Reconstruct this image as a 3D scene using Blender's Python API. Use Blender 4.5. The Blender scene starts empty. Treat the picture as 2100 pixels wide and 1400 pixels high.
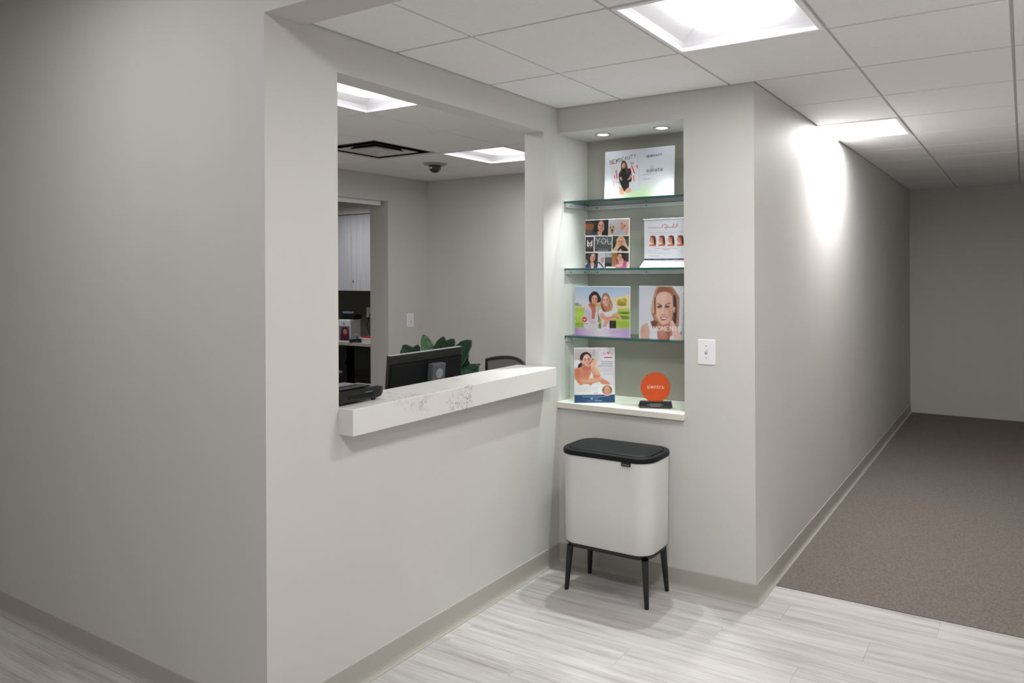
import bpy, bmesh, math, random
import numpy as np
from mathutils import Matrix, Vector
random.seed(7)
C = bpy.context.scene.collection
S = bpy.context.scene

# ------------------------------------------------------------------ camera, world, exposure
cam = bpy.data.cameras.new('camera')
cam.sensor_width = 36.0
cam.sensor_fit = 'HORIZONTAL'
cam.lens = 1494.34 / 2100 * 36.0
cam.shift_x = (1050 - 1252.03) / 2100
cam.shift_y = (556.59 - 700) / 2100
cam.clip_start = 0.05
cam_o = bpy.data.objects.new('camera', cam)
C.objects.link(cam_o)
cam_o.matrix_world = (Matrix.Translation((2.2742, -3.4107, 1.6211)) @ Matrix.Rotation(0.5164, 4, 'Z')
                      @ Matrix.Rotation(math.pi / 2, 4, 'X') @ Matrix.Rotation(-0.0047, 4, 'Z'))
S.camera = cam_o
S.view_settings.view_transform = 'Standard'
S.view_settings.look = 'None'
S.view_settings.gamma = 1.0
S.view_settings.use_curve_mapping = False
S.view_settings.exposure = -0.28
S.cycles.use_denoising = True
S.cycles.max_bounces = 8
S.cycles.diffuse_bounces = 4
S.cycles.glossy_bounces = 3
S.cycles.use_adaptive_sampling = True
S.cycles.adaptive_threshold = 0.05
S.cycles.transparent_max_bounces = 24
S.cycles.sample_clamp_indirect = 6.0
world = bpy.data.worlds.new('world')
world.use_nodes = True
world.node_tree.nodes['Background'].inputs[0].default_value = (0.9, 0.92, 1.0, 1)
world.node_tree.nodes['Background'].inputs[1].default_value = 0.05
S.world = world
# brightness of the lamps (each lamp is built with its own light further down)
P_MAIN, P_CORR, P_RECEP, P_FRONT, P_OFFICE, P_SPOT = 16.0, 44.0, 14.0, 49.0, 15.0, 88.0

H = 2.535          # lobby ceiling height
W = 1.139          # niche wall length
GX, GY, T = 0.408, -0.6025, 0.61

# ------------------------------------------------------------------ helpers
def lin(c):
    return tuple(((v / 255) / 12.92 if v / 255 <= 0.04045 else ((v / 255 + 0.055) / 1.055) ** 2.4) for v in c)

def mat(name, rgb, rough=0.6, metal=0.0, vary=0.04, scale=8.0, bump=0.0, bscale=200.0, stretch=(1, 1, 1), spec=0.5, coat=0.0, alpha=None):
    m = bpy.data.materials.new(name)
    m.use_nodes = True
    nt = m.node_tree
    b = nt.nodes['Principled BSDF']
    b.inputs['Roughness'].default_value = rough
    b.inputs['Metallic'].default_value = metal
    b.inputs['Specular IOR Level'].default_value = spec
    b.inputs['Coat Weight'].default_value = coat
    b.inputs['Coat Roughness'].default_value = 0.05
    tc = nt.nodes.new('ShaderNodeTexCoord')
    mp = nt.nodes.new('ShaderNodeMapping')
    mp.inputs['Scale'].default_value = stretch
    nt.links.new(tc.outputs['Object'], mp.inputs['Vector'])
    n = nt.nodes.new('ShaderNodeTexNoise')
    n.inputs['Scale'].default_value = scale
    n.inputs['Detail'].default_value = 3
    nt.links.new(mp.outputs[0], n.inputs['Vector'])
    r = nt.nodes.new('ShaderNodeValToRGB')
    c = lin(rgb)
    r.color_ramp.elements[0].position = 0.3
    r.color_ramp.elements[1].position = 0.7
    r.color_ramp.elements[0].color = tuple(v * (1 - vary) for v in c) + (1,)
    r.color_ramp.elements[1].color = tuple(min(1, v * (1 + vary)) for v in c) + (1,)
    nt.links.new(n.outputs['Fac'], r.inputs[0])
    nt.links.new(r.outputs[0], b.inputs['Base Color'])
    if bump:
        n2 = nt.nodes.new('ShaderNodeTexNoise')
        n2.inputs['Scale'].default_value = bscale
        nt.links.new(mp.outputs[0], n2.inputs['Vector'])
        bp = nt.nodes.new('ShaderNodeBump')
        bp.inputs['Strength'].default_value = bump
        bp.inputs['Distance'].default_value = 0.002
        nt.links.new(n2.outputs['Fac'], bp.inputs['Height'])
        nt.links.new(bp.outputs[0], b.inputs['Normal'])
    return m

def emit(name, rgb, strength):
    m = bpy.data.materials.new(name)
    m.use_nodes = True
    nt = m.node_tree
    b = nt.nodes['Principled BSDF']
    b.inputs['Base Color'].default_value = (0.8, 0.8, 0.8, 1)
    b.inputs['Emission Color'].default_value = tuple(rgb) + (1,)
    b.inputs['Emission Strength'].default_value = strength
    m.cycles.emission_sampling = 'NONE'
    return m

def clear_sheet(name, tint, refl=0.06):
    m = bpy.data.materials.new(name)
    m.use_nodes = True
    nt = m.node_tree
    nt.nodes.remove(nt.nodes['Principled BSDF'])
    out = nt.nodes['Material Output']
    tr = nt.nodes.new('ShaderNodeBsdfTransparent')
    tr.inputs[0].default_value = tuple(tint) + (1,)
    gl = nt.nodes.new('ShaderNodeBsdfGlossy')
    gl.inputs['Roughness'].default_value = 0.02
    fr = nt.nodes.new('ShaderNodeFresnel')
    fr.inputs['IOR'].default_value = 1.45
    mx = nt.nodes.new('ShaderNodeMixShader')
    nt.links.new(fr.outputs[0], mx.inputs[0])
    nt.links.new(tr.outputs[0], mx.inputs[1])
    nt.links.new(gl.outputs[0], mx.inputs[2])
    nt.links.new(mx.outputs[0], out.inputs[0])
    return m

class MB:
    """collects solids into one mesh"""
    def __init__(s):
        s.bm = bmesh.new()
    def box(s, x0, x1, y0, y1, z0, z1, bev=0.0, seg=2, m=None):
        t = bmesh.new()
        bmesh.ops.create_cube(t, size=1.0)
        for v in t.verts:
            v.co = Vector((x0 + (v.co.x + .5) * (x1 - x0), y0 + (v.co.y + .5) * (y1 - y0), z0 + (v.co.z + .5) * (z1 - z0)))
        if bev:
            bmesh.ops.bevel(t, geom=t.edges[:], offset=bev, segments=seg, affect='EDGES', profile=0.5)
        s.join(t, m)
        return s
    def join(s, t, m=None):
        if m is not None:
            bmesh.ops.transform(t, matrix=m, verts=t.verts)
        me = bpy.data.meshes.new('tmp')
        t.to_mesh(me)
        t.free()
        s.bm.from_mesh(me)
        bpy.data.meshes.remove(me)
    def cyl(s, p0, p1, r0, r1=None, n=16, cap=True):
        r1 = r0 if r1 is None else r1
        p0, p1 = Vector(p0), Vector(p1)
        d = (p1 - p0)
        q = d.normalized().to_track_quat('Z', 'Y').to_matrix()
        rings = []
        for p, r in ((p0, r0), (p1, r1)):
            rings.append([s.bm.verts.new(p + q @ Vector((r * math.cos(a), r * math.sin(a), 0)))
                          for a in [2 * math.pi * k / n for k in range(n)]])
        for k in range(n):
            s.bm.faces.new((rings[0][k], rings[0][(k + 1) % n], rings[1][(k + 1) % n], rings[1][k]))
        if cap:
            s.bm.faces.new(rings[0][::-1]); s.bm.faces.new(rings[1])
        return s
    def loft(s, rings, cap0=True, cap1=True, closed=True):
        vs = [[s.bm.verts.new(p) for p in r] for r in rings]
        n = len(vs[0])
        for a, b in zip(vs[:-1], vs[1:]):
            for k in range(n if closed else n - 1):
                s.bm.faces.new((a[k], a[(k + 1) % n], b[(k + 1) % n], b[k]))
        if cap0: s.bm.faces.new(vs[0][::-1])
        if cap1: s.bm.faces.new(vs[-1])
        return s
    def lathe(s, prof, cx=0, cy=0, n=32, cap0=True, cap1=True):
        return s.loft([[(cx + r * math.cos(2 * math.pi * k / n), cy + r * math.sin(2 * math.pi * k / n), z) for k in range(n)] for r, z in prof], cap0, cap1)
    def tube(s, pts, r, n=8):
        pts = [Vector(p) for p in pts]
        rings = []
        for i, p in enumerate(pts):
            d = (pts[min(i + 1, len(pts) - 1)] - pts[max(i - 1, 0)]).normalized()
            q = d.to_track_quat('Z', 'Y').to_matrix()
            rings.append([p + q @ Vector((r * math.cos(2 * math.pi * k / n), r * math.sin(2 * math.pi * k / n), 0)) for k in range(n)])
        return s.loft(rings)
    def build(s, name, m, parent=None, smooth=False):
        bmesh.ops.recalc_face_normals(s.bm, faces=s.bm.faces[:])
        me = bpy.data.meshes.new(name)
        s.bm.to_mesh(me)
        s.bm.free()
        for mm in (m if isinstance(m, (list, tuple)) else [m]):
            me.materials.append(mm)
        if smooth:
            me.polygons.foreach_set('use_smooth', [True] * len(me.polygons))
            try:
                me.set_sharp_from_angle(angle=math.radians(38))
            except Exception:
                pass
        o = bpy.data.objects.new(name, me)
        C.objects.link(o)
        if parent is not None:
            o.parent = parent
        return o

def tag(o, label, cat=None, group=None, kind=None):
    if label: o['label'] = label
    if cat: o['category'] = cat
    if group: o['group'] = group
    if kind: o['kind'] = kind
    return o

def thing(name, label, cat, loc=(0, 0, 0), rz=0, group=None):
    o = bpy.data.objects.new(name, None)
    o.empty_display_size = 0.05
    C.objects.link(o)
    o.location = loc
    o.rotation_euler = (0, 0, rz)
    return tag(o, label, cat, group)

def struct(name, mb, m, label):
    return tag(mb.build(name, m), label, kind='structure')

def copy_tree(o, parent=None):
    c = o.copy()
    C.objects.link(c)
    c.parent = parent
    for ch in list(o.children):
        copy_tree(ch, c)
    return c

def rrect(hx, hy, r, z, cx=0, cy=0, n=8):
    pts = []
    for (sx, sy, a0) in ((1, 1, 0), (-1, 1, 90), (-1, -1, 180), (1, -1, 270)):
        for k in range(n + 1):
            a = math.radians(a0 + 90 * k / n)
            pts.append((cx + sx * (hx - r) + r * math.cos(a), cy + sy * (hy - r) + r * math.sin(a), z))
    return pts

# ------------------------------------------------------------------ materials
M = {}
M['wall'] = mat('wall_paint', (206, 204, 200), 0.62, vary=0.015, scale=3, bump=0.06, bscale=260, stretch=(1, 1, 0.06), spec=0.35)
M['niche'] = mat('olive_niche_paint', (164, 160, 152), 0.65, vary=0.02, scale=3, bump=0.05, bscale=260, stretch=(1, 1, 0.06), spec=0.35)
M['base'] = mat('cove_base_vinyl', (174, 170, 162), 0.45, vary=0.015, scale=4)
M['gyp'] = mat('white_gypsum', (232, 231, 228), 0.8, vary=0.01)
M['tile'] = mat('ceiling_tile_fibre', (239, 238, 239), 0.85, vary=0.02, scale=60, bump=0.12, bscale=500)
M['bar'] = mat('grid_bar_enamel', (205, 202, 200), 0.45, vary=0.01)
M['shadowgap'] = mat('plenum_dark', (60, 58, 56), 0.9)
M['trofferwhite'] = mat('troffer_enamel', (240, 240, 244), 0.4, vary=0.005)
M['carpet'] = mat('corridor_carpet', (112, 104, 98), 0.95, vary=0.25, scale=90, bump=0.6, bscale=300)
M['recfloor'] = mat('reception_floor_vinyl', (150, 145, 140), 0.5, vary=0.06, stretch=(.4, 8, 1))
M['alu'] = mat('brushed_aluminium', (196, 198, 200), 0.38, 0.45, vary=0.05, scale=30, stretch=(.2, 4, 4))
M['darkgrey'] = mat('dark_grey_plastic', (92, 94, 98), 0.4, vary=0.04)
M['screw'] = mat('dark_screw', (70, 70, 72), 0.4, 0.8)
M['glassface'] = clear_sheet('glass_face', (0.95, 0.985, 0.972))
M['acrylic'] = clear_sheet('clear_acrylic', (0.985, 0.985, 0.99))
M['glassedge'] = mat('green_glass_edge', (14, 92, 84), 0.08, vary=0.25, scale=6, spec=0.9)
M['ledge'] = mat('ledge_laminate', (226, 224, 212), 0.45, vary=0.01)
M['plate'] = mat('white_plastic', (238, 238, 240), 0.3, vary=0.005)
M['greyplastic'] = mat('grey_plastic', (150, 152, 156), 0.4, vary=0.03)
M['black'] = mat('matte_black_plastic', (18, 20, 23), 0.5, vary=0.06, scale=40, bump=0.05, bscale=600, spec=0.22)
M['satinblack'] = mat('satin_black_plastic', (16, 17, 19), 0.3, vary=0.05)
M['binwhite'] = mat('white_enamel_steel', (214, 214, 212), 0.3, vary=0.008, spec=0.5)
M['paper'] = mat('white_card_stock', (238, 239, 243), 0.5, vary=0.005)
M['orange'] = mat('orange_acrylic', (214, 84, 34), 0.22, vary=0.03, coat=0.3)
M['smoke'] = mat('black_crystal', (22, 23, 27), 0.12, vary=0.05, coat=0.6)
M['leaf'] = mat('leaf_green', (26, 60, 36), 0.4, vary=0.28, scale=9, stretch=(1, 1, 1))
M['leaf2'] = mat('leaf_green_light', (36, 84, 40), 0.38, vary=0.25, scale=9)
M['stem'] = mat('stem_green', (58, 84, 44), 0.6)
M['pot'] = mat('grey_ceramic', (120, 118, 114), 0.5)
M['soil'] = mat('soil', (44, 34, 26), 0.95, vary=0.3, scale=60)
M['mesh'] = mat('chair_mesh_fabric', (112, 112, 110), 0.8, vary=0.1, scale=300)
M['cabwood'] = mat('pale_grey_woodgrain', (196, 196, 202), 0.5, vary=0.10, scale=5, stretch=(5, 5, .35))
M['darkcab'] = mat('dark_cabinet', (22, 21, 20), 0.4, vary=0.15)
M['backsplash'] = mat('shaded_wall_paint', (88, 85, 76), 0.7, vary=0.02)  # wall colour darkened to hold the shade below the cabinets
M['desk'] = mat('light_laminate', (196, 194, 190), 0.4, vary=0.02)
M['red'] = mat('red_folder', (196, 30, 48), 0.5)
M['bluegrey'] = mat('blue_grey_plastic', (120, 128, 140), 0.45)
M['cream'] = mat('cream_paper', (214, 210, 200), 0.6)
M['lettering_white'] = mat('lettering_white', (230, 230, 230), 0.5)
M['lettering_peach'] = mat('lettering_peach', (246, 205, 178), 0.4)
M['lettering_grey'] = mat('lettering_grey', (140, 140, 146), 0.5)

def quartz():
    m = mat('white_quartz', (222, 221, 217), 0.22, vary=0.01, scale=10)
    nt = m.node_tree
    b = nt.nodes['Principled BSDF']
    base = [l.from_socket for l in nt.links if l.to_socket == b.inputs['Base Color']][0]
    tc = nt.nodes.new('ShaderNodeTexCoord')
    def blot(sc, det, lo, hi, dis):
        n = nt.nodes.new('ShaderNodeTexNoise')
        n.inputs['Scale'].default_value = sc
        n.inputs['Detail'].default_value = det
        n.inputs['Distortion'].default_value = dis
        nt.links.new(tc.outputs['Object'], n.inputs['Vector'])
        r = nt.nodes.new('ShaderNodeValToRGB')
        r.color_ramp.elements[0].position = lo
        r.color_ramp.elements[1].position = hi
        nt.links.new(n.outputs['Fac'], r.inputs[0])
        return r.outputs[0]
    a = blot(5.5, 2, 0.54, 0.72, 0.5)
    f = blot(42, 5, 0.48, 0.68, 1.4)
    mu = nt.nodes.new('ShaderNodeMath'); mu.operation = 'MULTIPLY'
    nt.links.new(a, mu.inputs[0]); nt.links.new(f, mu.inputs[1])
    mx = nt.nodes.new('ShaderNodeMix'); mx.data_type = 'RGBA'
    nt.links.new(mu.outputs[0], mx.inputs[0])
    nt.links.new(base, mx.inputs[6])
    mx.inputs[7].default_value = lin((164, 160, 154)) + (1,)
    nt.links.new(mx.outputs[2], b.inputs['Base Color'])
    return m
M['quartz'] = quartz()

def plank_mat():
    m = bpy.data.materials.new('pale_grey_vinyl_plank')
    m.use_nodes = True
    nt = m.node_tree
    b = nt.nodes['Principled BSDF']
    b.inputs['Roughness'].default_value = 0.42
    b.inputs['Specular IOR Level'].default_value = 0.4
    g = nt.nodes.new('ShaderNodeNewGeometry')
    oi = nt.nodes.new('ShaderNodeObjectInfo')
    vm = nt.nodes.new('ShaderNodeVectorMath'); vm.operation = 'SCALE'
    comb = nt.nodes.new('ShaderNodeCombineXYZ')
    for k in range(3): nt.links.new(oi.outputs['Random'], comb.inputs[k])
    nt.links.new(comb.outputs[0], vm.inputs[0]); vm.inputs['Scale'].default_value = 40
    ad = nt.nodes.new('ShaderNodeVectorMath'); ad.operation = 'ADD'
    nt.links.new(g.outputs['Position'], ad.inputs[0]); nt.links.new(vm.outputs[0], ad.inputs[1])
    def streak(sx, sy, sc, lo, hi):
        mp = nt.nodes.new('ShaderNodeMapping'); mp.inputs['Scale'].default_value = (sx, sy, 1)
        nt.links.new(ad.outputs[0], mp.inputs['Vector'])
        n = nt.nodes.new('ShaderNodeTexNoise'); n.inputs['Scale'].default_value = sc; n.inputs['Detail'].default_value = 6
        n.inputs['Roughness'].default_value = 0.62
        nt.links.new(mp.outputs[0], n.inputs['Vector'])
        r = nt.nodes.new('ShaderNodeMapRange'); r.inputs[1].default_value = lo; r.inputs[2].default_value = hi
        nt.links.new(n.outputs['Fac'], r.inputs[0])
        return r.outputs[0]
    s1 = streak(0.6, 9, 3.0, 0.28, 0.74)
    s2 = streak(1.2, 42, 3.0, 0.3, 0.7)
    m1 = nt.nodes.new('ShaderNodeMath'); m1.operation = 'MULTIPLY_ADD'
    nt.links.new(s1, m1.inputs[0]); m1.inputs[1].default_value = 0.72
    m0 = nt.nodes.new('ShaderNodeMath'); m0.operation = 'MULTIPLY'; nt.links.new(s2, m0.inputs[0]); m0.inputs[1].default_value = 0.28
    nt.links.new(m0.outputs[0], m1.inputs[2])
    rp = nt.nodes.new('ShaderNodeValToRGB')
    e = rp.color_ramp.elements
    e[0].position = 0.08; e[0].color = lin((152, 146, 143)) + (1,)
    e[1].position = 0.72; e[1].color = lin((198, 195, 194)) + (1,)
    x = e.new(0.42); x.color = lin((182, 178, 176)) + (1,)
    nt.links.new(m1.outputs[0], rp.inputs[0])
    hs = nt.nodes.new('ShaderNodeHueSaturation')
    mr = nt.nodes.new('ShaderNodeMapRange'); mr.inputs[3].default_value = 0.93; mr.inputs[4].default_value = 1.05
    nt.links.new(oi.outputs['Random'], mr.inputs[0]); nt.links.new(mr.outputs[0], hs.inputs['Value'])
    nt.links.new(rp.outputs[0], hs.inputs['Color'])
    nt.links.new(hs.outputs[0], b.inputs['Base Color'])
    bp = nt.nodes.new('ShaderNodeBump'); bp.inputs['Strength'].default_value = 0.08; bp.inputs['Distance'].default_value = 0.001
    nt.links.new(s2, bp.inputs['Height']); nt.links.new(bp.outputs[0], b.inputs['Normal'])
    return m
M['plank'] = plank_mat()

def print_mat():
    m = bpy.data.materials.new('printed_paper')
    m.use_nodes = True
    nt = m.node_tree
    b = nt.nodes['Principled BSDF']
    b.inputs['Roughness'].default_value = 0.35
    a = nt.nodes.new('ShaderNodeAttribute'); a.attribute_name = 'ink'
    nt.links.new(a.outputs['Color'], b.inputs['Base Color'])
    return m
M['print'] = print_mat()

# ------------------------------------------------------------------ walls
mb = MB()
mb.box(-.125, 0, -1.815, -1.655, 0, 2.52)
mb.box(-.125, 0, -1.655, -1.508, 0, 2.7)
mb.box(-.125, 0, -1.508, -.140, 0, 1.004)
mb.box(-.125, 0, -1.508, -.140, 2.385, 2.7)
mb.box(-.125, 0, -.140, 2.066, 0, 2.7)
struct('wall_left', mb, M['wall'], 'beige wall with the open reception window above a white counter')
mb = MB()
mb.box(.768, W, 0, .36, 0, 2.7)
mb.box(0, .768, 0, .36, 0, .862)
mb.box(0, .768, 0, .36, 2.397, 2.7)
struct('wall_back', mb, M['wall'], 'beige wall holding the lit display niche')
struct('wall_niche', MB().box(0, .768, .32, .36, .862, 2.397), M['niche'], 'darker olive grey wall at the back of the display niche')
struct('wall_corridor', MB().box(W - .12, W, .36, 5.5, 0, 2.7), M['wall'], 'beige corridor side wall receding past the niche corner')
struct('wall_corridor_end', MB().box(W - .12, 3.0, 5.5, 5.6, 0, 2.7), M['wall'], 'plain wall closing the far end of the corridor')
struct('wall_right', MB().box(2.9, 3.0, -1.655, 5.5, 0, 2.7), M['wall'], 'plain wall on the right side of the corridor')
struct('wall_header', MB().box(-.125, 3.0, -1.815, -1.655, 2.52, 3.05), M['wall'], 'beige beam crossing the ceiling in front of the tiles')
struct('wall_pier', MB().box(2.9, 3.4, -1.815, -1.655, 0, 2.52), M['wall'], 'wall end right of the wide opening')
struct('wall_front_left', MB().box(-3.6, -.125, -1.815, -1.69, 0, 3.05), M['wall'], 'beige wall facing the camera left of the reception wall corner')
struct('wall_front_side', MB().box(-3.7, -3.6, -5.2, -1.69, 0, 3.05), M['wall'], 'far left wall of the front room')
struct('wall_front_right', MB().box(3.4, 3.5, -5.2, -1.655, 0, 3.05), M['wall'], 'right wall of the front room')
struct('wall_front_top', MB().box(3.0, 3.4, -1.815, -1.655, 2.52, 3.05), M['wall'], 'wall above the pier right of the opening')
struct('wall_rear', MB().box(-3.7, 3.5, -5.3, -5.2, 0, 3.05), M['wall'], 'wall behind the camera')
mb = MB()
mb.box(-3.19, -2.95, -1.69, .60, 0, 2.7)
mb.box(-3.19, -2.95, 1.537, 3.2, 0, 2.7)
mb.box(-3.19, -2.95, .60, 1.537, 2.295, 2.7)
struct('wall_reception_far', mb, M['wall'], 'far wall of the reception room with an open doorway')
struct('wall_reception_side', MB().box(-2.95, 0, 2.066, 2.17, 0, 2.7), M['wall'], 'side wall of the reception room right of the corner')
struct('wall_office_back', MB().box(-6.6, -3.19, 3.2, 3.3, 0, 2.55), M['backsplash'], 'wall behind the back office desk, shade put into its colour')
struct('wall_office_end', MB().box(-6.6, -6.5, -.3, 3.2, 0, 2.55), M['wall'], 'left end wall of the back office')
struct('wall_office_front', MB().box(-6.6, -3.19, -.4, -.3, 0, 2.55), M['wall'], 'near wall of the back office')
struct('wall_office_soffit', MB().box(-6.5, -3.19, 2.84, 3.2, 2.345, 2.55), M['wall'], 'boxed soffit over the pale office cabinets')
# door head stop in the doorway
d = MB().box(-3.04, -3.005, .60, 1.50, 2.255, 2.295)
tag(d.build('door_1', M['gyp']), 'pale stop strip under the head of the office doorway', kind='structure')

# ------------------------------------------------------------------ cove baseboards (mitred)
PROF = [(0, 0), (.017, 0), (.0165, .003), (.011, .009), (.0065, .018), (.0045, .03), (.004, .045), (.004, .098), (.003, .103), (0, .105)]
path = [(-3.6, -1.815), (0, -1.815), (0, 0), (W, 0), (W, 5.5)]
def offs(i, o):
    p = Vector(path[i]).to_2d()
    def nrm(a, b):
        d = (Vector(b) - Vector(a)).normalized()
        return Vector((d.y, -d.x))
    ns = []
    if i > 0: ns.append(nrm(path[i - 1], path[i]))
    if i < len(path) - 1: ns.append(nrm(path[i], path[i + 1]))
    if len(ns) == 1: return p + ns[0] * o
    return p + (ns[0] + ns[1]) * o
for i, (nm, lb) in enumerate((('baseboard_front', 'grey cove baseboard on the wall facing the camera'), ('baseboard_left', 'long grey cove baseboard below the reception counter'),
                              ('baseboard_back', 'short grey cove baseboard behind the bin'), ('baseboard_corridor', 'grey cove baseboard running down the corridor'))):
    rings = []
    for j in (i, i + 1):
        rings.append([tuple(offs(j, o)) + (z,) for o, z in PROF])
    struct(nm, MB().loft(rings), M['base'], lb)

# ------------------------------------------------------------------ floors
fl = struct('floor', MB().box(-3.6, 3.4, -5.2, .27, -.06, -.004), M['shadowgap'], 'pale grey wood look vinyl plank floor of the lobby')
pm = {}
def plank(x0, x1, y0, y1, name='plank'):
    k = (round(x1 - x0, 3), round(y1 - y0, 3))
    if k not in pm:
        o = MB().box(0, k[0] - .0006, 0, k[1] - .0006, -.004, 0, .0003, 1).build(name, M['plank'], fl)
        pm[k] = o.data
    else:
        o = bpy.data.objects.new(name, pm[k]); C.objects.link(o); o.parent = fl
    o.location = (x0, y0, 0)
PW, PL = .18, 1.22
y = .27
row = 0
while y > -5.0:
    y0 = max(y - PW, -5.2)
    for (ya, yb, xa, xb) in ([(y0, y, 0.0 if y0 > -1.815 else -3.6, 3.4 if y < -1.815 else 2.9)]):
        if ya < 0 < yb and yb > 0.02: pass
        if y0 >= 0: xa = W
        x = xa - [0.35, .95, .62, .12, .8][row % 5] * PL
        while x < xb:
            a, b = max(x, xa), min(x + PL, xb)
            if b - a > .03:
                if y0 < 0 < y and a < W:
                    plank(a, min(b, W), y0, 0)
                    if b > W: plank(W, b, y0, y)
                elif y0 < -1.815 < y and a < 0:
                    plank(a, min(b, 0), y0, -1.815)
                    if b > 0: plank(0, b, y0, y)
                else:
                    plank(a, b, y0, y)
            x += PL
    y -= PW
    row += 1
struct('floor_corridor', MB().box(W, 2.9, .27, 5.5, -.06, .003), M['carpet'], 'brown grey carpet starting just past the niche corner')
struct('floor_reception', MB().box(-2.95, -.125, -1.69, 2.066, -.06, 0), M['recfloor'], 'grey floor of the reception room')
struct('floor_office', MB().box(-6.5, -2.95, -.3, 3.2, -.06, -.001), M['recfloor'], 'grey floor of the back office')

# ------------------------------------------------------------------ ceilings with tiles and grid bars
def ceiling(name, label, areas, xl, yl, z, skip):
    mb = MB()
    for (x0, x1, y0, y1) in areas:
        mb.box(x0, x1, y0, y1, z + .14, z + .18)
    ce = struct(name, mb, M['shadowgap'], label)
    cache = {}
    for (x0, x1, y0, y1) in areas:
        xs = [x0] + [v for v in xl if x0 + .02 < v < x1 - .02] + [x1]
        ys = [y0] + [v for v in yl if y0 + .02 < v < y1 - .02] + [y1]
        for a, b in zip(xs[:-1], xs[1:]):
            for c, d in zip(ys[:-1], ys[1:]):
                cx, cy = (a + b) / 2, (c + d) / 2
                if any(s[0] < cx < s[1] and s[2] < cy < s[3] for s in skip): continue
                g = .0065
                k = (round(b - a, 3), round(d - c, 3))
                if k not in cache:
                    o = MB().box(-k[0] / 2 + g, k[0] / 2 - g, -k[1] / 2 + g, k[1] / 2 - g, 0, .018, .0015, 1).build('ceiling_tile', M['tile'], ce)
                    cache[k] = o.data
                else:
                    o = bpy.data.objects.new('ceiling_tile', cache[k]); C.objects.link(o); o.parent = ce
                o.location = (cx, cy, z)
        for v in xs[1:-1]:
            MB().box(v - .012, v + .012, y0, y1, z + .007, z + .012).build('grid_bar', M['bar'], ce)
        for v in ys[1:-1]:
            MB().box(x0, x1, v - .012, v + .012, z + .0072, z + .0118).build('grid_bar', M['bar'], ce)
    return ce
xl = [GX + T * k for k in range(0, 6)]
yl = [GY + T * k for k in range(-3, 11)]
TC, TCY = GX + 1.5 * T, GY - .5 * T
CORR_Y = GY + 3.5 * T
def cell(cx, cy, s=T): return (cx - s / 2, cx + s / 2, cy - s / 2, cy + s / 2)
ceiling('ceiling', 'white tiled lobby ceiling with narrow grid', [(0, 2.9, -1.655, 0), (W, 2.9, 0, 5.5)], xl, yl, H, [cell(TC, TCY), cell(TC, CORR_Y), cell(TC + 2 * T, TCY)])
RS = .633
rxl = sorted(-.37 - RS * k for k in range(0, 5))
ryl = [-.462 + RS * k for k in range(-2, 5)]
R1 = (-.37 - RS / 2, -.462 - RS / 2)
R2 = (-.37 - 1.5 * RS, .804 + RS / 2)
V1 = (-.37 - 2.5 * RS, .171 + RS / 2)
ceiling('ceiling_reception', 'tiled ceiling of the reception room beyond the window', [(-2.95, -.125, -1.69, 2.066)], rxl, ryl, H, [cell(*R1, RS), cell(*R2, RS), cell(*V1, RS), cell(-.37 - 2.5 * RS, -.462 - RS / 2, RS)])
struct('ceiling_front', MB().box(-3.7, 3.5, -5.3, -1.69, 3.05, 3.12), M['gyp'], 'plain white ceiling of the front room')
struct('ceiling_office', MB().box(-6.6, -3.19, -.4, 3.3, 2.55, 2.6), M['gyp'], 'plain white ceiling of the back office')

# ------------------------------------------------------------------ troffers
M['lens'] = emit('led_lens', (1.0, .985, .98), 4.0)
def troffer(loc, size, power, label, group='recessed square ceiling lights'):
    t = thing('ceiling_light', label, 'ceiling light', loc, 0, group)
    h = size / 2
    f = MB()
    o, i = h - .006, h - .026
    for (a, b, c, d) in ((-o, o, -o, -i), (-o, o, i, o), (-o, -i, -i, i), (i, o, -i, i)):
        f.box(a, b, c, d, -.004, .016, .0015, 1)
    f.build('frame', M['trofferwhite'], t)
    hs = MB()
    hs.loft([[(-o, -o, .016), (o, -o, .016), (o, o, .016), (-o, o, .016)], [(-o, -o, .09), (o, -o, .09), (o, o, .09), (-o, o, .09)]], cap0=False)
    hs.build('housing', M['trofferwhite'], t)
    # sloped reflector tray
    r = MB()
    r.loft([[(-i, -i, .012), (i, -i, .012), (i, i, .012), (-i, i, .012)],
            [(-i + .01, -i + .01, .03), (i - .01, -i + .01, .03), (i - .01, i - .01, .03), (-i + .01, i - .01, .03)],
            [(-i + .09, -i + .05, .085), (i - .09, -i + .05, .085), (i - .09, i - .05, .085), (-i + .09, i - .05, .085)]], cap0=False)
    r.build('reflector', M['trofferwhite'], t)
    # domed centre lens
    n = 10
    L = MB()
    rings = []
    for k in range(n + 1):
        a = math.pi / 2 * k / n
        s = math.cos(a)
        rings.append(rrect(.02 + (h - .105) * s, .02 + (h - .06) * s, .02 + .10 * s * .9, .080 - .055 * math.sin(a), n=5))
    L.loft(rings, cap0=False)
    L.build('lens', M['lens'], t, smooth=True)
    la = bpy.data.lights.new('led_panel', 'AREA')
    la.shape = 'RECTANGLE'; la.size = .22; la.size_y = size - .16; la.energy = power; la.color = (1.0, .994, .99); la.spread = math.pi
    lo = bpy.data.objects.new('led_panel', la); C.objects.link(lo); lo.parent = t; lo.location = (0, 0, .018)
    return t
troffer((TC, TCY, H), T, P_MAIN, 'large square ceiling light above the lobby floor, top right')
troffer((TC + 2 * T, TCY, H), T, P_MAIN * .5, 'added square fill light, unseen beyond the right edge of the lobby view')  # added out of view to lift the lobby floor and shadows
troffer((TC, CORR_Y, H), T, P_CORR, 'square ceiling light further down the corridor')
troffer((R1[0], R1[1], H), RS, P_RECEP * .42, 'square ceiling light at the left edge of the reception window')
troffer((R2[0], R2[1], H), RS, P_RECEP, 'square ceiling light beside the black dome camera in reception')
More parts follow.
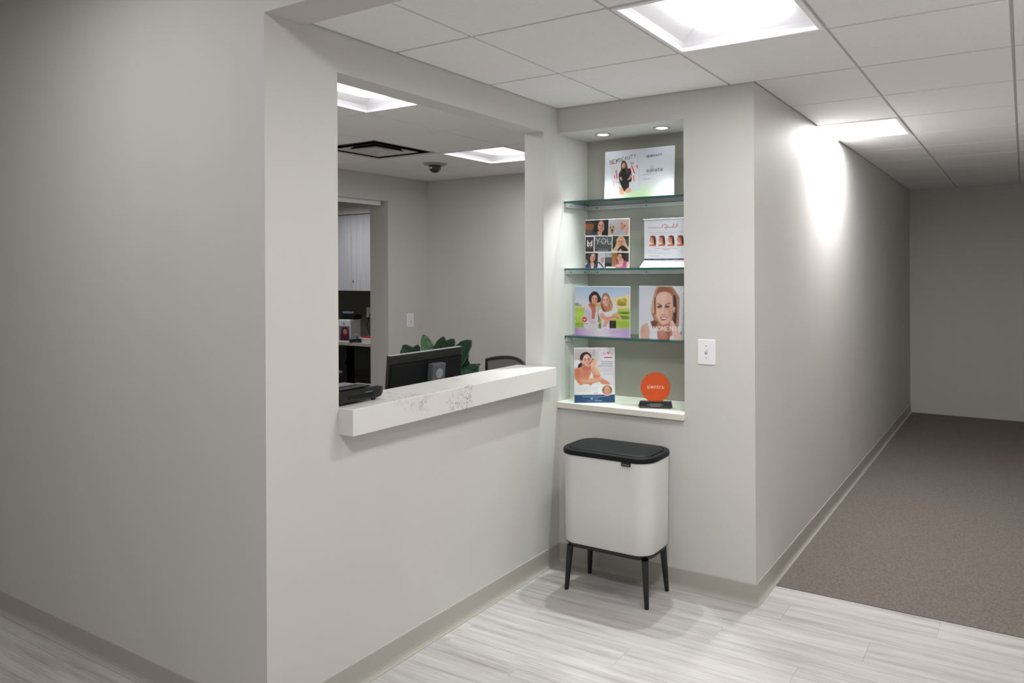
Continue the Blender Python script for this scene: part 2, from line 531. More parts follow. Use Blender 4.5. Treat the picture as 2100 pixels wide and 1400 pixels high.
R3 = (-.37 - 2.5 * RS, -.462 - RS / 2)
troffer((R3[0], R3[1], H), RS, P_RECEP * 1.3, 'added square fill light on the hidden side of the reception ceiling')  # added unseen light, brightens reception without overlighting the counter
troffer((1.9, -2.9, 3.05 - .09), T, P_FRONT, 'square ceiling light of the front room')
troffer((-.7, -2.9, 3.05 - .09), T, P_FRONT * .36, 'added square fill light near the left wall of the front room')  # added unseen light to brighten the wall end facing the camera
troffer((-4.7, 1.95, 2.55 - .09), T, P_OFFICE, 'square ceiling light of the back office')

# ------------------------------------------------------------------ ceiling vent and dome camera in reception
t = thing('ceiling_vent', 'square louvred air vent in the reception ceiling', 'vent', (V1[0], V1[1], H))
h = RS / 2 - .006
def sqring(mb, ho, hi, zo, zi, th=.004):
    mb.loft([[(-ho, -ho, zo), (ho, -ho, zo), (ho, ho, zo), (-ho, ho, zo)], [(-hi, -hi, zi), (hi, -hi, zi), (hi, hi, zi), (-hi, hi, zi)],
             [(-hi, -hi, zi + th), (hi, -hi, zi + th), (hi, hi, zi + th), (-hi, hi, zi + th)], [(-ho, -ho, zo + th), (ho, -ho, zo + th), (ho, ho, zo + th), (-ho, ho, zo + th)]], False, False)
m = MB(); sqring(m, h, h - .022, 0, .004); m.build('frame', M['bar'], t)
m = MB(); m.box(-h + .015, h - .015, -h + .015, h - .015, .09, .094); m.build('plenum', M['satinblack'], t)
k = h - .018
m = MB(); m.loft([[(-k, -k, .006), (k, -k, .006), (k, k, .006), (-k, k, .006)], [(-k, -k, .092), (k, -k, .092), (k, k, .092), (-k, k, .092)]], False, False); m.build('collar', M['satinblack'], t)
for ho, hi in ((.215, .155), (.135, .092)):
    m = MB(); sqring(m, ho, hi, .002, .055); lv = m.build('louver', [M['bar'], M['satinblack']], t)
    for pg in lv.data.polygons:
        pg.material_index = 1 if pg.normal.z > .05 else 0  # upward blade faces blackened: shade inside the vent put into colour
m = MB(); m.box(-.082, .082, -.082, .082, .004, .010, .003, 1); m.build('center_panel', M['bar'], t)

t = thing('dome_camera', 'small black dome security camera on the reception ceiling', 'camera', (-2.03, 1.19, H))
MB().lathe([(.098, 0), (.096, -.007), (.085, -.014), (.05, -.018)], n=32).build('mount_ring', M['greyplastic'], t, True)
MB().lathe([(.052, -.016), (.052, -.03)] + [(.05 * math.cos(a), -.03 - .05 * math.sin(a)) for a in [math.pi / 2 * k / 8 for k in range(8)]] + [(.002, -.08)], n=32).build('dome', M['smoke'], t, True)
MB().box(-.012, .012, -.056, -.048, -.048, -.034, .003, 1).build('lens_window', M['plate'], t)

# ------------------------------------------------------------------ quartz counter
o = MB().box(-.18, .078, -1.508, -.140, 1.004, 1.106, .0025, 2).build('transaction_counter', M['quartz'])
tag(o, 'thick white speckled quartz counter in the reception window', 'counter')

# ------------------------------------------------------------------ niche: ledge, shelves, downlights
o = MB().box(0.0, .768, -.018, .32, .862, .895, .002, 1).build('niche_ledge', M['ledge'])
tag(o, 'off white ledge at the bottom of the display niche', 'ledge')
def shelf(z, label):
    t = thing('glass_shelf', label, 'shelf', (0, 0, z), 0, 'glass shelves in the niche')
    m = MB(); m.box(.002, .766, .06, .318, -.010, 0)
    g = m.build('glass_pane', [M['glassface'], M['glassedge']], t)
    for p in g.data.polygons:
        p.material_index = 0 if abs(p.normal.z) > .5 else 1
    def rail(nm, x0, x1, y0, y1):
        return MB().box(x0, x1, y0, y1, -.034, -.0105, .001, 1).build(nm, M['alu'], t)
    r = rail('back_rail', .014, .754, .306, .319)
    for x in (.075, .40, .69):
        MB().cyl((x, .307, -.022), (x, .3045, -.022), .0035, n=10).build('screw', M['screw'], r)
    r = rail('side_rail', .001, .014, .068, .319)
    for y in (.11, .26):
        MB().cyl((.013, y, -.022), (.0155, y, -.022), .0035, n=10).build('screw', M['screw'], r)
    r = rail('side_rail', .754, .767, .068, .319)
    return t
ZS = (2.020, 1.640, 1.258)
shelf(ZS[0], 'top glass shelf under the white magazine board')
shelf(ZS[1], 'middle glass shelf holding the portrait collage card')
shelf(ZS[2], 'lowest glass shelf holding the two women print')
def downlight(x, y, label):
    t = thing('downlight', label, 'downlight', (x, y, 2.397), 0, 'niche downlights')
    MB().lathe([(.047, 0), (.046, -.004), (.034, -.0045), (.031, -.001)], cap0=False, cap1=False).build('trim_ring', M['alu'], t, True)
    MB().lathe([(.031, -.0012), (.028, -.003), (.001, -.005)]).build('lens', emit('downlight_lens', (.94, 1.0, .985), 14), t, True)
    la = bpy.data.lights.new('downlight_beam', 'SPOT')
    la.energy = P_SPOT; la.spot_size = math.radians(62); la.spot_blend = 0.9; la.shadow_soft_size = 0.022; la.color = (.95, 1.0, .985)
    lo = bpy.data.objects.new('beam', la); C.objects.link(lo); lo.parent = t; lo.location = (0, 0, -.012); lo.rotation_euler = (math.radians(-13), 0, 0)
downlight(.205, .155, 'left round downlight in the niche head')
downlight(.575, .150, 'right round downlight in the niche head')

# ------------------------------------------------------------------ wall plates
def wall_plate(name, label, cat, loc, rz, w, h, switch=True, group=None):
    t = thing(name, label, cat, loc, rz, group)
    m = MB(); m.loft([rrect(w / 2, h / 2, .006, 0, n=4), rrect(w / 2, h / 2, .006, .003, n=4), rrect(w / 2 - .004, h / 2 - .004, .004, .006, n=4)])
    bmesh.ops.transform(m.bm, matrix=Matrix.Rotation(math.pi / 2, 4, 'X'), verts=m.bm.verts)
    m.build('cover', M['plate'], t)
    for s in (-1, 1):
        MB().cyl((0, -.006, s * .030), (0, -.0066, s * .030), .0032, n=10).build('screw', M['greyplastic'], t)
    if switch:
        b = MB().box(-.006, .006, -.0065, -.0055, -.012, .012).build('toggle_slot', M['greyplastic'], t)
        m = MB(); m.loft([[(-.0045, -.006, -.004), (.0045, -.006, -.004), (.0045, -.006, .008), (-.0045, -.006, .008)], [(-.0035, -.016, .006), (.0035, -.016, .006), (.0035, -.016, .012), (-.0035, -.016, .012)]]); m.build('toggle', M['plate'], t)
    else:
        MB().cyl((.004, -.006, -.012), (.004, -.012, -.012), .005, n=12).build('jack', M['greyplastic'], t)
    return t
wall_plate('light_switch', 'white light switch plate right of the niche', 'switch', (.889, 0, 1.216), 0, .094, .128)
wall_plate('cable_plate', 'white cable outlet plate on the reception far wall', 'wall plate', (-2.95, 1.82, 1.153), math.pi / 2, .09, .14, False)

# ------------------------------------------------------------------ bin on legs
t = thing('waste_bin', 'white bin with black lid on four black legs', 'bin', (.462, -.172, 0))
HX, HY = .262, .146
m = MB()
m.loft([rrect(HX - .012, HY - .010, .085, .252), rrect(HX - .006, HY - .005, .088, .262), rrect(HX - .004, HY - .004, .090, .45), rrect(HX - .001, HY - .001, .092, .700)])
m.build('body', M['binwhite'], t, True)
m = MB()
m.loft([rrect(HX - .032, HY - .030, .070, .226), rrect(HX - .022, HY - .020, .078, .230), rrect(HX - .010, HY - .008, .087, .250), rrect(HX - .012, HY - .010, .085, .254)])
m.build('base', M['satinblack'], t, True)
m = MB()
m.loft([rrect(HX - .003, HY - .003, .090, .697), rrect(HX + .002, HY + .002, .093, .699), rrect(HX + .0035, HY + .0035, .095, .704), rrect(HX + .0035, HY + .0035, .095, .716),
        rrect(HX + .001, HY + .001, .093, .7225), rrect(HX - .005, HY - .005, .088, .725), rrect(HX - .020, HY - .020, .078, .725), rrect(HX - .023, HY - .023, .075, .720)])
rim = m.build('lid_rim', M['black'], t, True)
m = MB()
m.loft([rrect(HX - .026, HY - .026, .072, .719), rrect(HX - .026, HY - .026, .072, .7255), rrect(HX - .029, HY - .029, .069, .7275), rrect(HX - .10, HY - .09, .04, .728)])
m.build('lid_panel', M['black'], t, True)
for (fx, fy) in ((-.238, -.080), (.214, -.092), (-.228, .146), (.232, .134)):
    sx, sy = (1 if fx > 0 else -1), (1 if fy > 0 else -1)
    top = Vector((sx * .214, sy * .100, .232)); ft = Vector((sx * .229, sy * .114, 0))
    d = (top - ft)
    m = MB()
    prof = [(.0, .008), (.004, .0105), (.02, .0112), (.5, .0145), (.98, .0175)]
    rings = []
    for f, r in prof:
        p = ft + d * f
        rings.append([(p.x + r * math.cos(2 * math.pi * k / 16), p.y + r * math.sin(2 * math.pi * k / 16), p.z) for k in range(16)])
    m.loft(rings)
    m.build('leg', M['satinblack'], t, True)
tg = MB().box(.112, .162, -.1515, -.1435, .680, .700, .002, 2).build('tag', M['satinblack'], t)

def text_mesh(name, s, size, m, parent, loc, rot=(math.pi / 2, 0, 0), depth=.0004, sx=1.0, align='CENTER'):
    cu = bpy.data.curves.new(name, 'FONT')
    cu.body = s; cu.size = size; cu.align_x = align; cu.align_y = 'CENTER'; cu.extrude = depth; cu.resolution_u = 3
    o = bpy.data.objects.new('tmp_text', cu); C.objects.link(o)
    dg = bpy.context.evaluated_depsgraph_get()
    me = bpy.data.meshes.new_from_object(o.evaluated_get(dg))
    bpy.data.objects.remove(o)
    me.materials.clear(); me.materials.append(m)
    o = bpy.data.objects.new(name, me); C.objects.link(o)
    o.parent = parent; o.location = loc; o.rotation_euler = rot; o.scale = (sx, 1, 1)
    return o
text_mesh('lettering', 'brabantia', .0105, M['lettering_grey'], tg, (.137, -.1518, .6895))

# ------------------------------------------------------------------ prints: ink laid on a fine grid of points
class Print:
    def __init__(s, quad, nx, ny, bg):
        u = np.linspace(0, 1, nx)[None, :]; v = np.linspace(0, 1, ny)[:, None]      # v: 0 top
        TL, TR, BR, BL = [np.array(q, float) for q in quad]
        s.X = (TL[0] * (1 - u) + TR[0] * u) * (1 - v) + (BL[0] * (1 - u) + BR[0] * u) * v
        s.Y = (TL[1] * (1 - u) + TR[1] * u) * (1 - v) + (BL[1] * (1 - u) + BR[1] * u) * v
        s.nx, s.ny = nx, ny
        s.c = np.zeros((ny, nx, 3)) + np.array(bg, float)
    def mix(s, mask, col, a=1.0):
        k = (np.clip(mask, 0, 1) * a)[..., None]
        s.c = s.c * (1 - k) + np.array(col, float) * k
    def ell(s, cx, cy, rx, ry, col, rot=0, soft=10, a=1.0):
        r = math.radians(rot); dx, dy = s.X - cx, s.Y - cy
        x = dx * math.cos(r) + dy * math.sin(r); y = -dx * math.sin(r) + dy * math.cos(r)
        d = (np.sqrt((x / rx) ** 2 + (y / ry) ** 2) - 1) * min(rx, ry)
        s.mix(.5 - d / soft, col, a)
    def seg(s, p, q):
        px, py = p; qx, qy = q
        vx, vy = qx - px, qy - py
        L = vx * vx + vy * vy + 1e-9
        tt = np.clip(((s.X - px) * vx + (s.Y - py) * vy) / L, 0, 1)
        return np.hypot(s.X - px - tt * vx, s.Y - py - tt * vy)
    def line(s, pts, w, col, soft=8, a=1.0):
        d = None
        for p, q in zip(pts[:-1], pts[1:]):
            e = s.seg(p, q); d = e if d is None else np.minimum(d, e)
        s.mix(.5 - (d - w / 2) / soft, col, a)
    def poly(s, pts, col, soft=10, a=1.0, curve=True):
        P = [np.array(p, float) for p in pts]
        if curve:
            n = len(P); Q = []
            for i in range(n):
                p0, p1, p2, p3 = P[i - 1], P[i], P[(i + 1) % n], P[(i + 2) % n]
                for f in (0, .25, .5, .75):
                    Q.append(.5 * (2 * p1 + (p2 - p0) * f + (2 * p0 - 5 * p1 + 4 * p2 - p3) * f * f + (3 * p1 - p0 - 3 * p2 + p3) * f ** 3))
            P = Q
        ins = np.zeros(s.X.shape, bool); d = np.full(s.X.shape, 1e9)
        for i in range(len(P)):
            a0, b0 = P[i - 1], P[i]
            d = np.minimum(d, s.seg(a0, b0))
            if a0[1] != b0[1]:
                c = ((a0[1] > s.Y) != (b0[1] > s.Y)) & (s.X < (b0[0] - a0[0]) * (s.Y - a0[1]) / (b0[1] - a0[1]) + a0[0])
                ins ^= c
        s.mix(.5 + np.where(ins, d, -d) / soft, col, a)
    def rect(s, x0, y0, x1, y1, col, soft=6, a=1.0):
        d = np.maximum(np.maximum(x0 - s.X, s.X - x1), np.maximum(y0 - s.Y, s.Y - y1))
        s.mix(.5 - d / soft, col, a)
    def vgrad(s, y0, y1, c0, c1, mask=None):
        f = np.clip((s.Y - y0) / (y1 - y0), 0, 1)[..., None]
        g = np.array(c0, float) * (1 - f) + np.array(c1, float) * f
        k = np.ones(s.X.shape) if mask is None else mask
        s.c = s.c * (1 - k[..., None]) + g * k[..., None]
    def rules(s, x0, x1, ys, w, col, a=.6, right=False, slope=0):
        for i, yy in enumerate(ys):
            f = [1, .93, .97, .8][i % 4]
            xa, xb = (x1 - (x1 - x0) * f, x1) if right else (x0, x0 + (x1 - x0) * f)
            s.line([(xa, yy + slope * xa), (xb, yy + slope * xb)], w, col, 8, a)
    def noise(s, amp, seed):
        rg = np.random.RandomState(seed)
        s.c = s.c + rg.randn(s.ny, s.nx, 1) * amp
    GL = {'N': [[(0, 1), (0, 0), (1, 1), (1, 0)]], 'E': [[(1, 0), (0, 0), (0, 1), (1, 1)], [(0, .5), (.8, .5)]], 'W': [[(0, 0), (.25, 1), (.5, .2), (.75, 1), (1, 0)]],
          'B': [[(0, 1), (0, 0), (.7, 0), (.9, .2), (.7, .47), (0, .47)], [(.7, .47), (1, .72), (.75, 1), (0, 1)]], 'A': [[(0, 1), (.5, 0), (1, 1)], [(.2, .65), (.8, .65)]],
          'U': [[(0, 0), (0, .7), (.25, 1), (.75, 1), (1, .7), (1, 0)]], 'T': [[(0, 0), (1, 0)], [(.5, 0), (.5, 1)]], 'Y': [[(0, 0), (.5, .5), (1, 0)], [(.5, .5), (.5, 1)]],
          'O': [[(.5, 0), (.85, .15), (1, .5), (.85, .85), (.5, 1), (.15, .85), (0, .5), (.15, .15), (.5, 0)]], 'M': [[(0, 1), (0.08, 0), (.5, .7), (.92, 0), (1, 1)]],
          'S': [[(1, .12), (.6, 0), (.1, .12), (.1, .38), (.9, .6), (.95, .85), (.5, 1), (0, .88)]],
          'e': [[(0, .62), (1, .62), (.85, .32), (.5, .25), (.1, .4), (0, .65), (.2, .95), (.6, 1), (.95, .88)]], 's': [[(.95, .35), (.5, .25), (.1, .4), (.9, .72), (.85, .95), (.4, 1), (0, .9)]],
          'k': [[(0, 0), (0, 1)], [(.85, .3), (0, .7)], [(.3, .58), (.95, 1)]], 'a': [[(.1, .32), (.6, .25), (.95, .45), (.95, 1)], [(.95, .6), (.3, .62), (0, .8), (.3, 1), (.95, .85)]],
          't': [[(.4, .05), (.4, .85), (.9, 1)], [(0, .3), (.9, .3)]], 'i': [[(.5, .3), (.5, 1)], [(.5, .08), (.5, .1)]], 'd': [[(.95, 0), (.95, 1)], [(.95, .5), (.5, .3), (.05, .6), (.4, 1), (.95, .85)]],
          'b': [[(.05, 0), (.05, 1), (.6, 1), (.95, .65), (.6, .32), (.05, .5)]], 'n': [[(0, 1), (0, .3)], [(0, .5), (.5, .28), (.95, .5), (.95, 1)]], 'r': [[(0.1, 1), (.1, .3)], [(.1, .55), (.5, .3), (.95, .35)]],
          'v': [[(0, .3), (.5, 1), (1, .3)]], 'l': [[(.5, 0), (.5, 1)]], 'o': [[(.5, .3), (.9, .45), (.95, .8), (.5, 1), (.05, .8), (.1, .45), (.5, .3)]],
          '5': [[(.9, 0), (.15, 0), (.1, .45), (.6, .4), (1, .65), (.7, 1), (0, .95)]], '1': [[(.2, .2), (.6, 0), (.6, 1)]], ' ': []}
    def text(s, t, x, y, w, h, gap, lw, col, slope=0, a=1.0):
        for ch in t:
            for st in s.GL.get(ch, []):
                s.line([(x + px * w, y + py * h + slope * px * w) for px, py in st], lw, col, 7, a)
            x += w + gap; y += slope * (w + gap)
    def face(s, cx, cy, rx, ry, rot, skin=(216, 164, 140), shade=(176, 112, 92), smile=True, lip=(176, 70, 74)):
        r = math.radians(rot)
        def P(u, v): return (cx + u * rx * math.cos(r) - v * ry * math.sin(r), cy + u * rx * math.sin(r) + v * ry * math.cos(r))
        so = max(6, rx * .25)
        s.ell(cx, cy, rx, ry, skin, rot, so)
        p = P(.62, .25); s.ell(p[0], p[1], rx * .35, ry * .6, shade, rot, rx * .6, .55)
        p = P(-.1, -.5); s.ell(p[0], p[1], rx * .5, ry * .28, tuple(min(255, c + 16) for c in skin), rot, rx * .5, .7)
        for sx in (-.42, .40):
            p = P(sx, -.12); s.ell(p[0], p[1], rx * .19, ry * .075, (62, 40, 38), rot, rx * .16, .95)
            p, q = P(sx - .22, -.30), P(sx + .22, -.31); s.line([p, q], ry * .05, (96, 62, 50), rx * .14, .8)
        p = P(-.02, .22); s.ell(p[0], p[1], rx * .16, ry * .10, shade, rot, rx * .2, .6)
        p = P(-.02, .52)
        if smile:
            s.ell(p[0], p[1], rx * .40, ry * .13, lip, rot, rx * .16, .95)
            s.ell(p[0], p[1] - ry * .02, rx * .27, ry * .055, (245, 238, 232), rot, rx * .12, .95)
        else:
            s.ell(p[0], p[1], rx * .3, ry * .09, lip, rot, rx * .16, .9)
    def mesh(s, name, w, h, yoff, parent):
        v = np.linspace(h, 0, s.ny); u = np.linspace(-w / 2, w / 2, s.nx)
        co = np.zeros((s.ny, s.nx, 3)); co[..., 0] = u[None, :]; co[..., 1] = yoff; co[..., 2] = v[:, None]
        idx = np.arange(s.nx * s.ny).reshape(s.ny, s.nx)
        q = np.stack([idx[1:, :-1], idx[1:, 1:], idx[:-1, 1:], idx[:-1, :-1]], -1).reshape(-1, 4)
        me = bpy.data.meshes.new(name)
        me.from_pydata(co.reshape(-1, 3).tolist(), [], q.tolist())
        at = me.color_attributes.new('ink', 'FLOAT_COLOR', 'POINT')
        c = np.clip(s.c / 255, 0, 1)
        l = np.where(c <= .04045, c / 12.92, ((c + .055) / 1.055) ** 2.4)
        at.data.foreach_set('color', np.concatenate([l, np.ones(l.shape[:2] + (1,))], -1).astype(np.float32).ravel())
        me.materials.append(M['print'])
        o = bpy.data.objects.new(name, me); C.objects.link(o); o.parent = parent
        return o

SKIN, SH = (216, 164, 140), (172, 104, 84)
def card(label, loc, rz, lean, w, h, th, acrylic=False, board='paper', cat='display card'):
    t = thing('display_card', label, cat, loc, rz, 'printed display cards in the niche')
    t.rotation_euler = (lean, 0, rz)
    MB().box(-w / 2, w / 2, 0, th, 0, h, min(.0008, th / 3), 1).build('board', M[board], t)
    if acrylic:
        MB().box(-w / 2 - .002, w / 2 + .002, -.0045, -.0025, 0, h + .003).build('acrylic_panel', M['acrylic'], t)
    return t

# --- A: magazine board on the top shelf
p = Print([(115, 212), (1778, 48), (1722, 1310), (42, 1405)], 190, 128, (214, 216, 226))
p.vgrad(100, 1200, (206, 209, 221), (226, 229, 236))
p.ell(200, 900, 300, 560, (240, 246, 250), 0, 500, .8)
p.ell(1000, 1330, 560, 230, (190, 224, 160), -6, 330, .95)
p.ell(1500, 1200, 320, 420, (246, 250, 246), 0, 360, .8)  # glare on the right of the board, painted into the ink
p.poly([(215, 350), (890, 250), (930, 1090), (250, 1240)], (222, 223, 231), 16, .55, False)
p.line([(900, 260), (932, 1095), (720, 1140)], 10, (176, 178, 190), 26, .7)
p.text('NEWBEAUTY', 222, 408, 50, 82, 24, 10, (44, 46, 58), -.245)
p.line([(222, 505), (412, 462)], 12, (226, 86, 104))
for (a, b, w, c) in (((372, 645), (386, 830), 26, (226, 56, 78)), ((322, 775), (324, 830), 26, (232, 80, 98)), ((300, 890), (310, 1020), 24, (244, 150, 164)), ((360, 915), (445, 940), 16, (240, 110, 126)),
                     ((760, 540), (815, 700), 30, (226, 50, 70)), ((720, 580), (735, 690), 22, (226, 50, 70)), ((792, 770), (802, 900), 24, (232, 80, 92)), ((880, 520), (888, 580), 24, (224, 50, 68))):
    p.line([a, b], w, c, 10)
p.ell(365, 590, 50, 30, (238, 200, 212), 0, 30, .6)
p.ell(360, 1075, 70, 35, (190, 222, 234), 0, 40, .7)
p.rules(640, 850, [455], 6, (150, 150, 165), .7, False, 0); p.line([(640, 430), (850, 402)], 5, (140, 140, 155), 8, .6)
p.text('51', 735, 455, 26, 50, 16, 11, (40, 44, 56), -.1)
for yy in (1000, 1030, 1060, 1085): p.line([(715, yy + 12), (905, yy - 16)], 9, (196, 197, 210), 12, .8)
p.line([(720, 965), (860, 940)], 7, (238, 160, 175), 8, .7)
# woman in black
p.poly([(445, 1030), (540, 1100), (540, 1215), (432, 1215), (430, 1120)], SKIN, 10)
p.poly([(660, 1020), (730, 1140), (600, 1180), (570, 1120)], SKIN, 10)
p.poly([(520, 610), (640, 600), (715, 610), (745, 760), (735, 900), (680, 930), (672, 1030), (610, 1080), (560, 1140), (530, 1100), (470, 980), (440, 880), (432, 740), (460, 680)], (26, 26, 30), 10)
p.poly([(500, 470), (560, 408), (620, 440), (655, 560), (665, 700), (620, 735), (590, 640), (530, 620), (510, 690), (450, 720), (490, 620)], (92, 62, 52), 12)
p.poly([(520, 600), (610, 600), (600, 700), (530, 700)], (26, 26, 30), 10)
p.face(558, 530, 42, 66, 8, (226, 176, 152), SH)
p.poly([(455, 810), (490, 800), (516, 860), (505, 885), (470, 860)], SKIN, 8)
p.poly([(640, 855), (690, 810), (712, 730), (725, 760), (745, 790), (715, 830), (680, 870)], SKIN, 8)
p.line([(570, 1000), (645, 985)], 10, (120, 60, 60), 8, .7)
p.text('NEWBEAUTY', 1120, 278, 30, 46, 11, 9, (70, 72, 84), -.12)
p.line([(1125, 335), (1245, 318)], 5, (120, 120, 132), 8, .8); p.line([(1250, 225), (1370, 212)], 6, (150, 150, 162), 8, .7)
p.line([(1238 + 32 * math.cos(k * .5), 568 + 34 * math.sin(k * .5)) for k in range(14)], 14, (150, 176, 140), 10, .9)
p.text('eskata', 1108, 610, 48, 76, 16, 17, (120, 124, 132), -.10)
p.line([(995, 750), (1215, 725)], 24, (178, 180, 192), 12, .8); p.line([(1230, 728), (1330, 716)], 20, (200, 202, 212), 12, .7)
p.line([(1010, 855), (1190, 838)], 11, (140, 142, 152), 10, .8); p.line([(1205, 835), (1260, 828)], 9, (190, 192, 200), 10, .7)
cA = card('white magazine board with woman in black on the top shelf', (.39, .225, ZS[0]), 0, -.055, .442, .292, .004)
p.mesh('print', .440, .290, -.0004, cA)

# --- B: portrait collage
p = Print([(105, 140), (1192, 80), (1215, 1300), (118, 1310)], 140, 130, (236, 236, 238))
def clip(fn, x0, y0, x1, y1):
    old = p.c.copy(); fn()
    d = np.maximum(np.maximum(x0 - p.X, p.X - x1), np.maximum(y0 - p.Y, p.Y - y1))
    k = np.clip(.5 - d / 8, 0, 1)[..., None]
    p.c = old * (1 - k) + p.c * k
def f1():
    p.rect(0, 0, 700, 510, (40, 40, 40)); p.ell(200, 290, 120, 110, (150, 88, 50), -10, 30); p.ell(190, 420, 110, 60, (82, 82, 84), 0, 40); p.ell(150, 180, 120, 40, (60, 50, 44), 0, 40)
    p.poly([(430, 140), (540, 120), (600, 250), (640, 400), (660, 510), (250, 510), (330, 380), (380, 240)], (24, 24, 27), 14)
    p.poly([(220, 510), (300, 430), (420, 440), (440, 510)], (52, 66, 92), 14)
    p.face(500, 270, 80, 135, 4, (222, 164, 144), SH, False)
    p.poly([(420, 400), (520, 400), (580, 300), (582, 350), (530, 430), (525, 510), (440, 510)], SKIN, 10)
clip(f1, 105, 100, 688, 500)
def f2():
    p.rect(690, 60, 1230, 505, (190, 188, 192)); p.ell(800, 160, 130, 50, (206, 202, 208), 0, 40); p.ell(860, 230, 80, 90, (186, 192, 206), 0, 40)
    p.poly([(880, 490), (960, 330), (1080, 330), (1200, 500)], (176, 184, 198), 14)
    p.poly([(940, 250), (1040, 110), (1150, 110), (1200, 230), (1180, 350), (1130, 290), (1100, 160)], (206, 186, 176), 14)
    p.face(1040, 250, 78, 120, 32, (222, 168, 150), SH)
    p.poly([(1110, 400), (1140, 280), (1190, 260), (1196, 480), (1110, 480)], SKIN, 12)
    p.ell(785, 330, 75, 80, (206, 174, 138), 0, 18); p.ell(770, 420, 50, 80, (214, 186, 152), 0, 18); p.ell(782, 375, 24, 40, (60, 40, 36), 0, 14); p.ell(735, 305, 16, 14, (60, 40, 34)); p.ell(810, 295, 16, 14, (60, 40, 34)); p.ell(785, 430, 22, 26, (150, 80, 80), 0, 14)
clip(f2, 700, 95, 1192, 490)
clip(lambda: p.vgrad(530, 900, (66, 50, 64), (44, 38, 46)), 118, 540, 326, 905)
for c, xx in (('b', 165), ('d', 232)):
    p.text(c, xx, 628, 52, 138, 0, 20, (244, 244, 246))
p.ell(195, 722, 30, 42, (244, 244, 246), 0, 8); p.ell(252, 722, 30, 42, (244, 244, 246), 0, 8); p.ell(198, 722, 14, 26, (60, 48, 58), 0, 8); p.ell(250, 722, 14, 26, (60, 48, 58), 0, 8)
p.line([(160, 805), (290, 800)], 12, (170, 160, 168), 14, .8)
clip(lambda: p.vgrad(520, 890, (96, 102, 104), (74, 78, 80)), 356, 528, 780, 895)
p.text('YOU', 372, 572, 112, 140, 38, 18, (202, 206, 206))
p.line([(430, 655), (480, 655), (555, 670), (640, 640), (760, 668)], 10, (196, 200, 200), 8, .9)
p.line([(410, 830), (740, 820)], 9, (140, 146, 146), 10, .8); p.line([(450, 868), (690, 862)], 14, (206, 208, 208), 12, .8)
def f3():
    p.rect(790, 500, 1240, 900, (44, 46, 46)); p.ell(850, 590, 60, 80, (66, 74, 56), 0, 50); p.ell(1190, 640, 50, 120, (74, 76, 80), 0, 50)
    p.poly([(900, 600), (960, 515), (1050, 520), (1110, 600), (1150, 720), (1210, 800), (1200, 890), (800, 890), (850, 800), (890, 700)], (214, 186, 148), 16)
    p.poly([(980, 780), (1060, 740), (1180, 850), (1160, 890), (930, 890)], (40, 36, 38), 12)
    p.face(985, 660, 72, 108, 4, (222, 164, 146), SH); p.line([(1000, 545), (1080, 610), (1090, 700)], 30, (196, 160, 120), 20, .9)
    p.ell(1000, 865, 40, 28, SKIN, 0, 14)
clip(f3, 802, 512, 1206, 888)
def f4():
    p.rect(100, 920, 610, 1320, (48, 50, 44)); p.rect(440, 920, 610, 1320, (206, 200, 214)); p.ell(150, 1140, 40, 50, (150, 118, 100), 0, 20); p.ell(170, 1220, 60, 50, (186, 190, 200), 0, 20)
    p.poly([(240, 990), (300, 935), (420, 950), (420, 1100), (380, 1200), (350, 1250), (220, 1220), (190, 1120)], (30, 28, 30), 14)
    p.poly([(118, 1310), (140, 1230), (220, 1180), (300, 1290), (370, 1190), (430, 1220), (440, 1310)], (48, 62, 104), 12)
    p.poly([(255, 1170), (345, 1170), (340, 1300), (280, 1300)], SKIN, 12)
    p.face(312, 1050, 66, 105, 12, (226, 168, 150), SH); p.poly([(270, 1310), (300, 1250), (335, 1310)], (230, 232, 238), 8, 1, False)
    p.poly([(530, 1080), (590, 1040), (590, 1160), (540, 1160)], (190, 128, 118), 12); p.line([(420, 1180), (480, 1165), (540, 1230), (590, 1300)], 26, (64, 34, 42), 10)
    p.poly([(430, 1310), (480, 1200), (540, 1310)], (206, 208, 212), 10)
clip(f4, 120, 935, 598, 1305)
def f5():
    p.rect(600, 900, 1240, 1320, (60, 60, 62)); p.rect(620, 900, 790, 1045, (176, 186, 190), 30); p.ell(700, 1130, 90, 70, (86, 88, 90), 0, 30); p.rect(620, 1180, 800, 1320, (30, 30, 32), 20)
    p.rect(790, 900, 920, 1320, (170, 118, 74), 20); p.line([(885, 905), (890, 1080)], 18, (140, 90, 54), 10); p.rect(1100, 900, 1240, 1120, (62, 48, 44), 30)
    p.poly([(930, 960), (990, 905), (1090, 920), (1130, 1030), (1090, 1120), (1040, 1080)], (34, 28, 30), 14)
    p.poly([(900, 1290), (930, 1150), (1040, 1110), (1150, 1140), (1180, 1290)], (176, 84, 140), 14)
    p.poly([(960, 1120), (1060, 1060), (1080, 1170), (1010, 1220)], SKIN, 12); p.poly([(1160, 1150), (1215, 1170), (1215, 1300), (1165, 1300)], (224, 178, 150), 12)
    p.face(985, 1035, 56, 95, 8, (222, 164, 142), SH); p.line([(950, 950), (1010, 930), (1070, 1000)], 30, (36, 30, 30), 14)
    p.ell(980, 1240, 90, 36, (222, 172, 150), -6, 16); p.poly([(650, 1262), (900, 1270), (880, 1310), (640, 1310)], (226, 228, 230), 8, 1, False)
clip(f5, 618, 925, 1212, 1300)
cB = card('square collage card of smiling portraits on the middle shelf', (.244, .12, ZS[1]), 0, -.03, .284, .274, .004)
p.mesh('print', .282, .272, -.0004, cB)

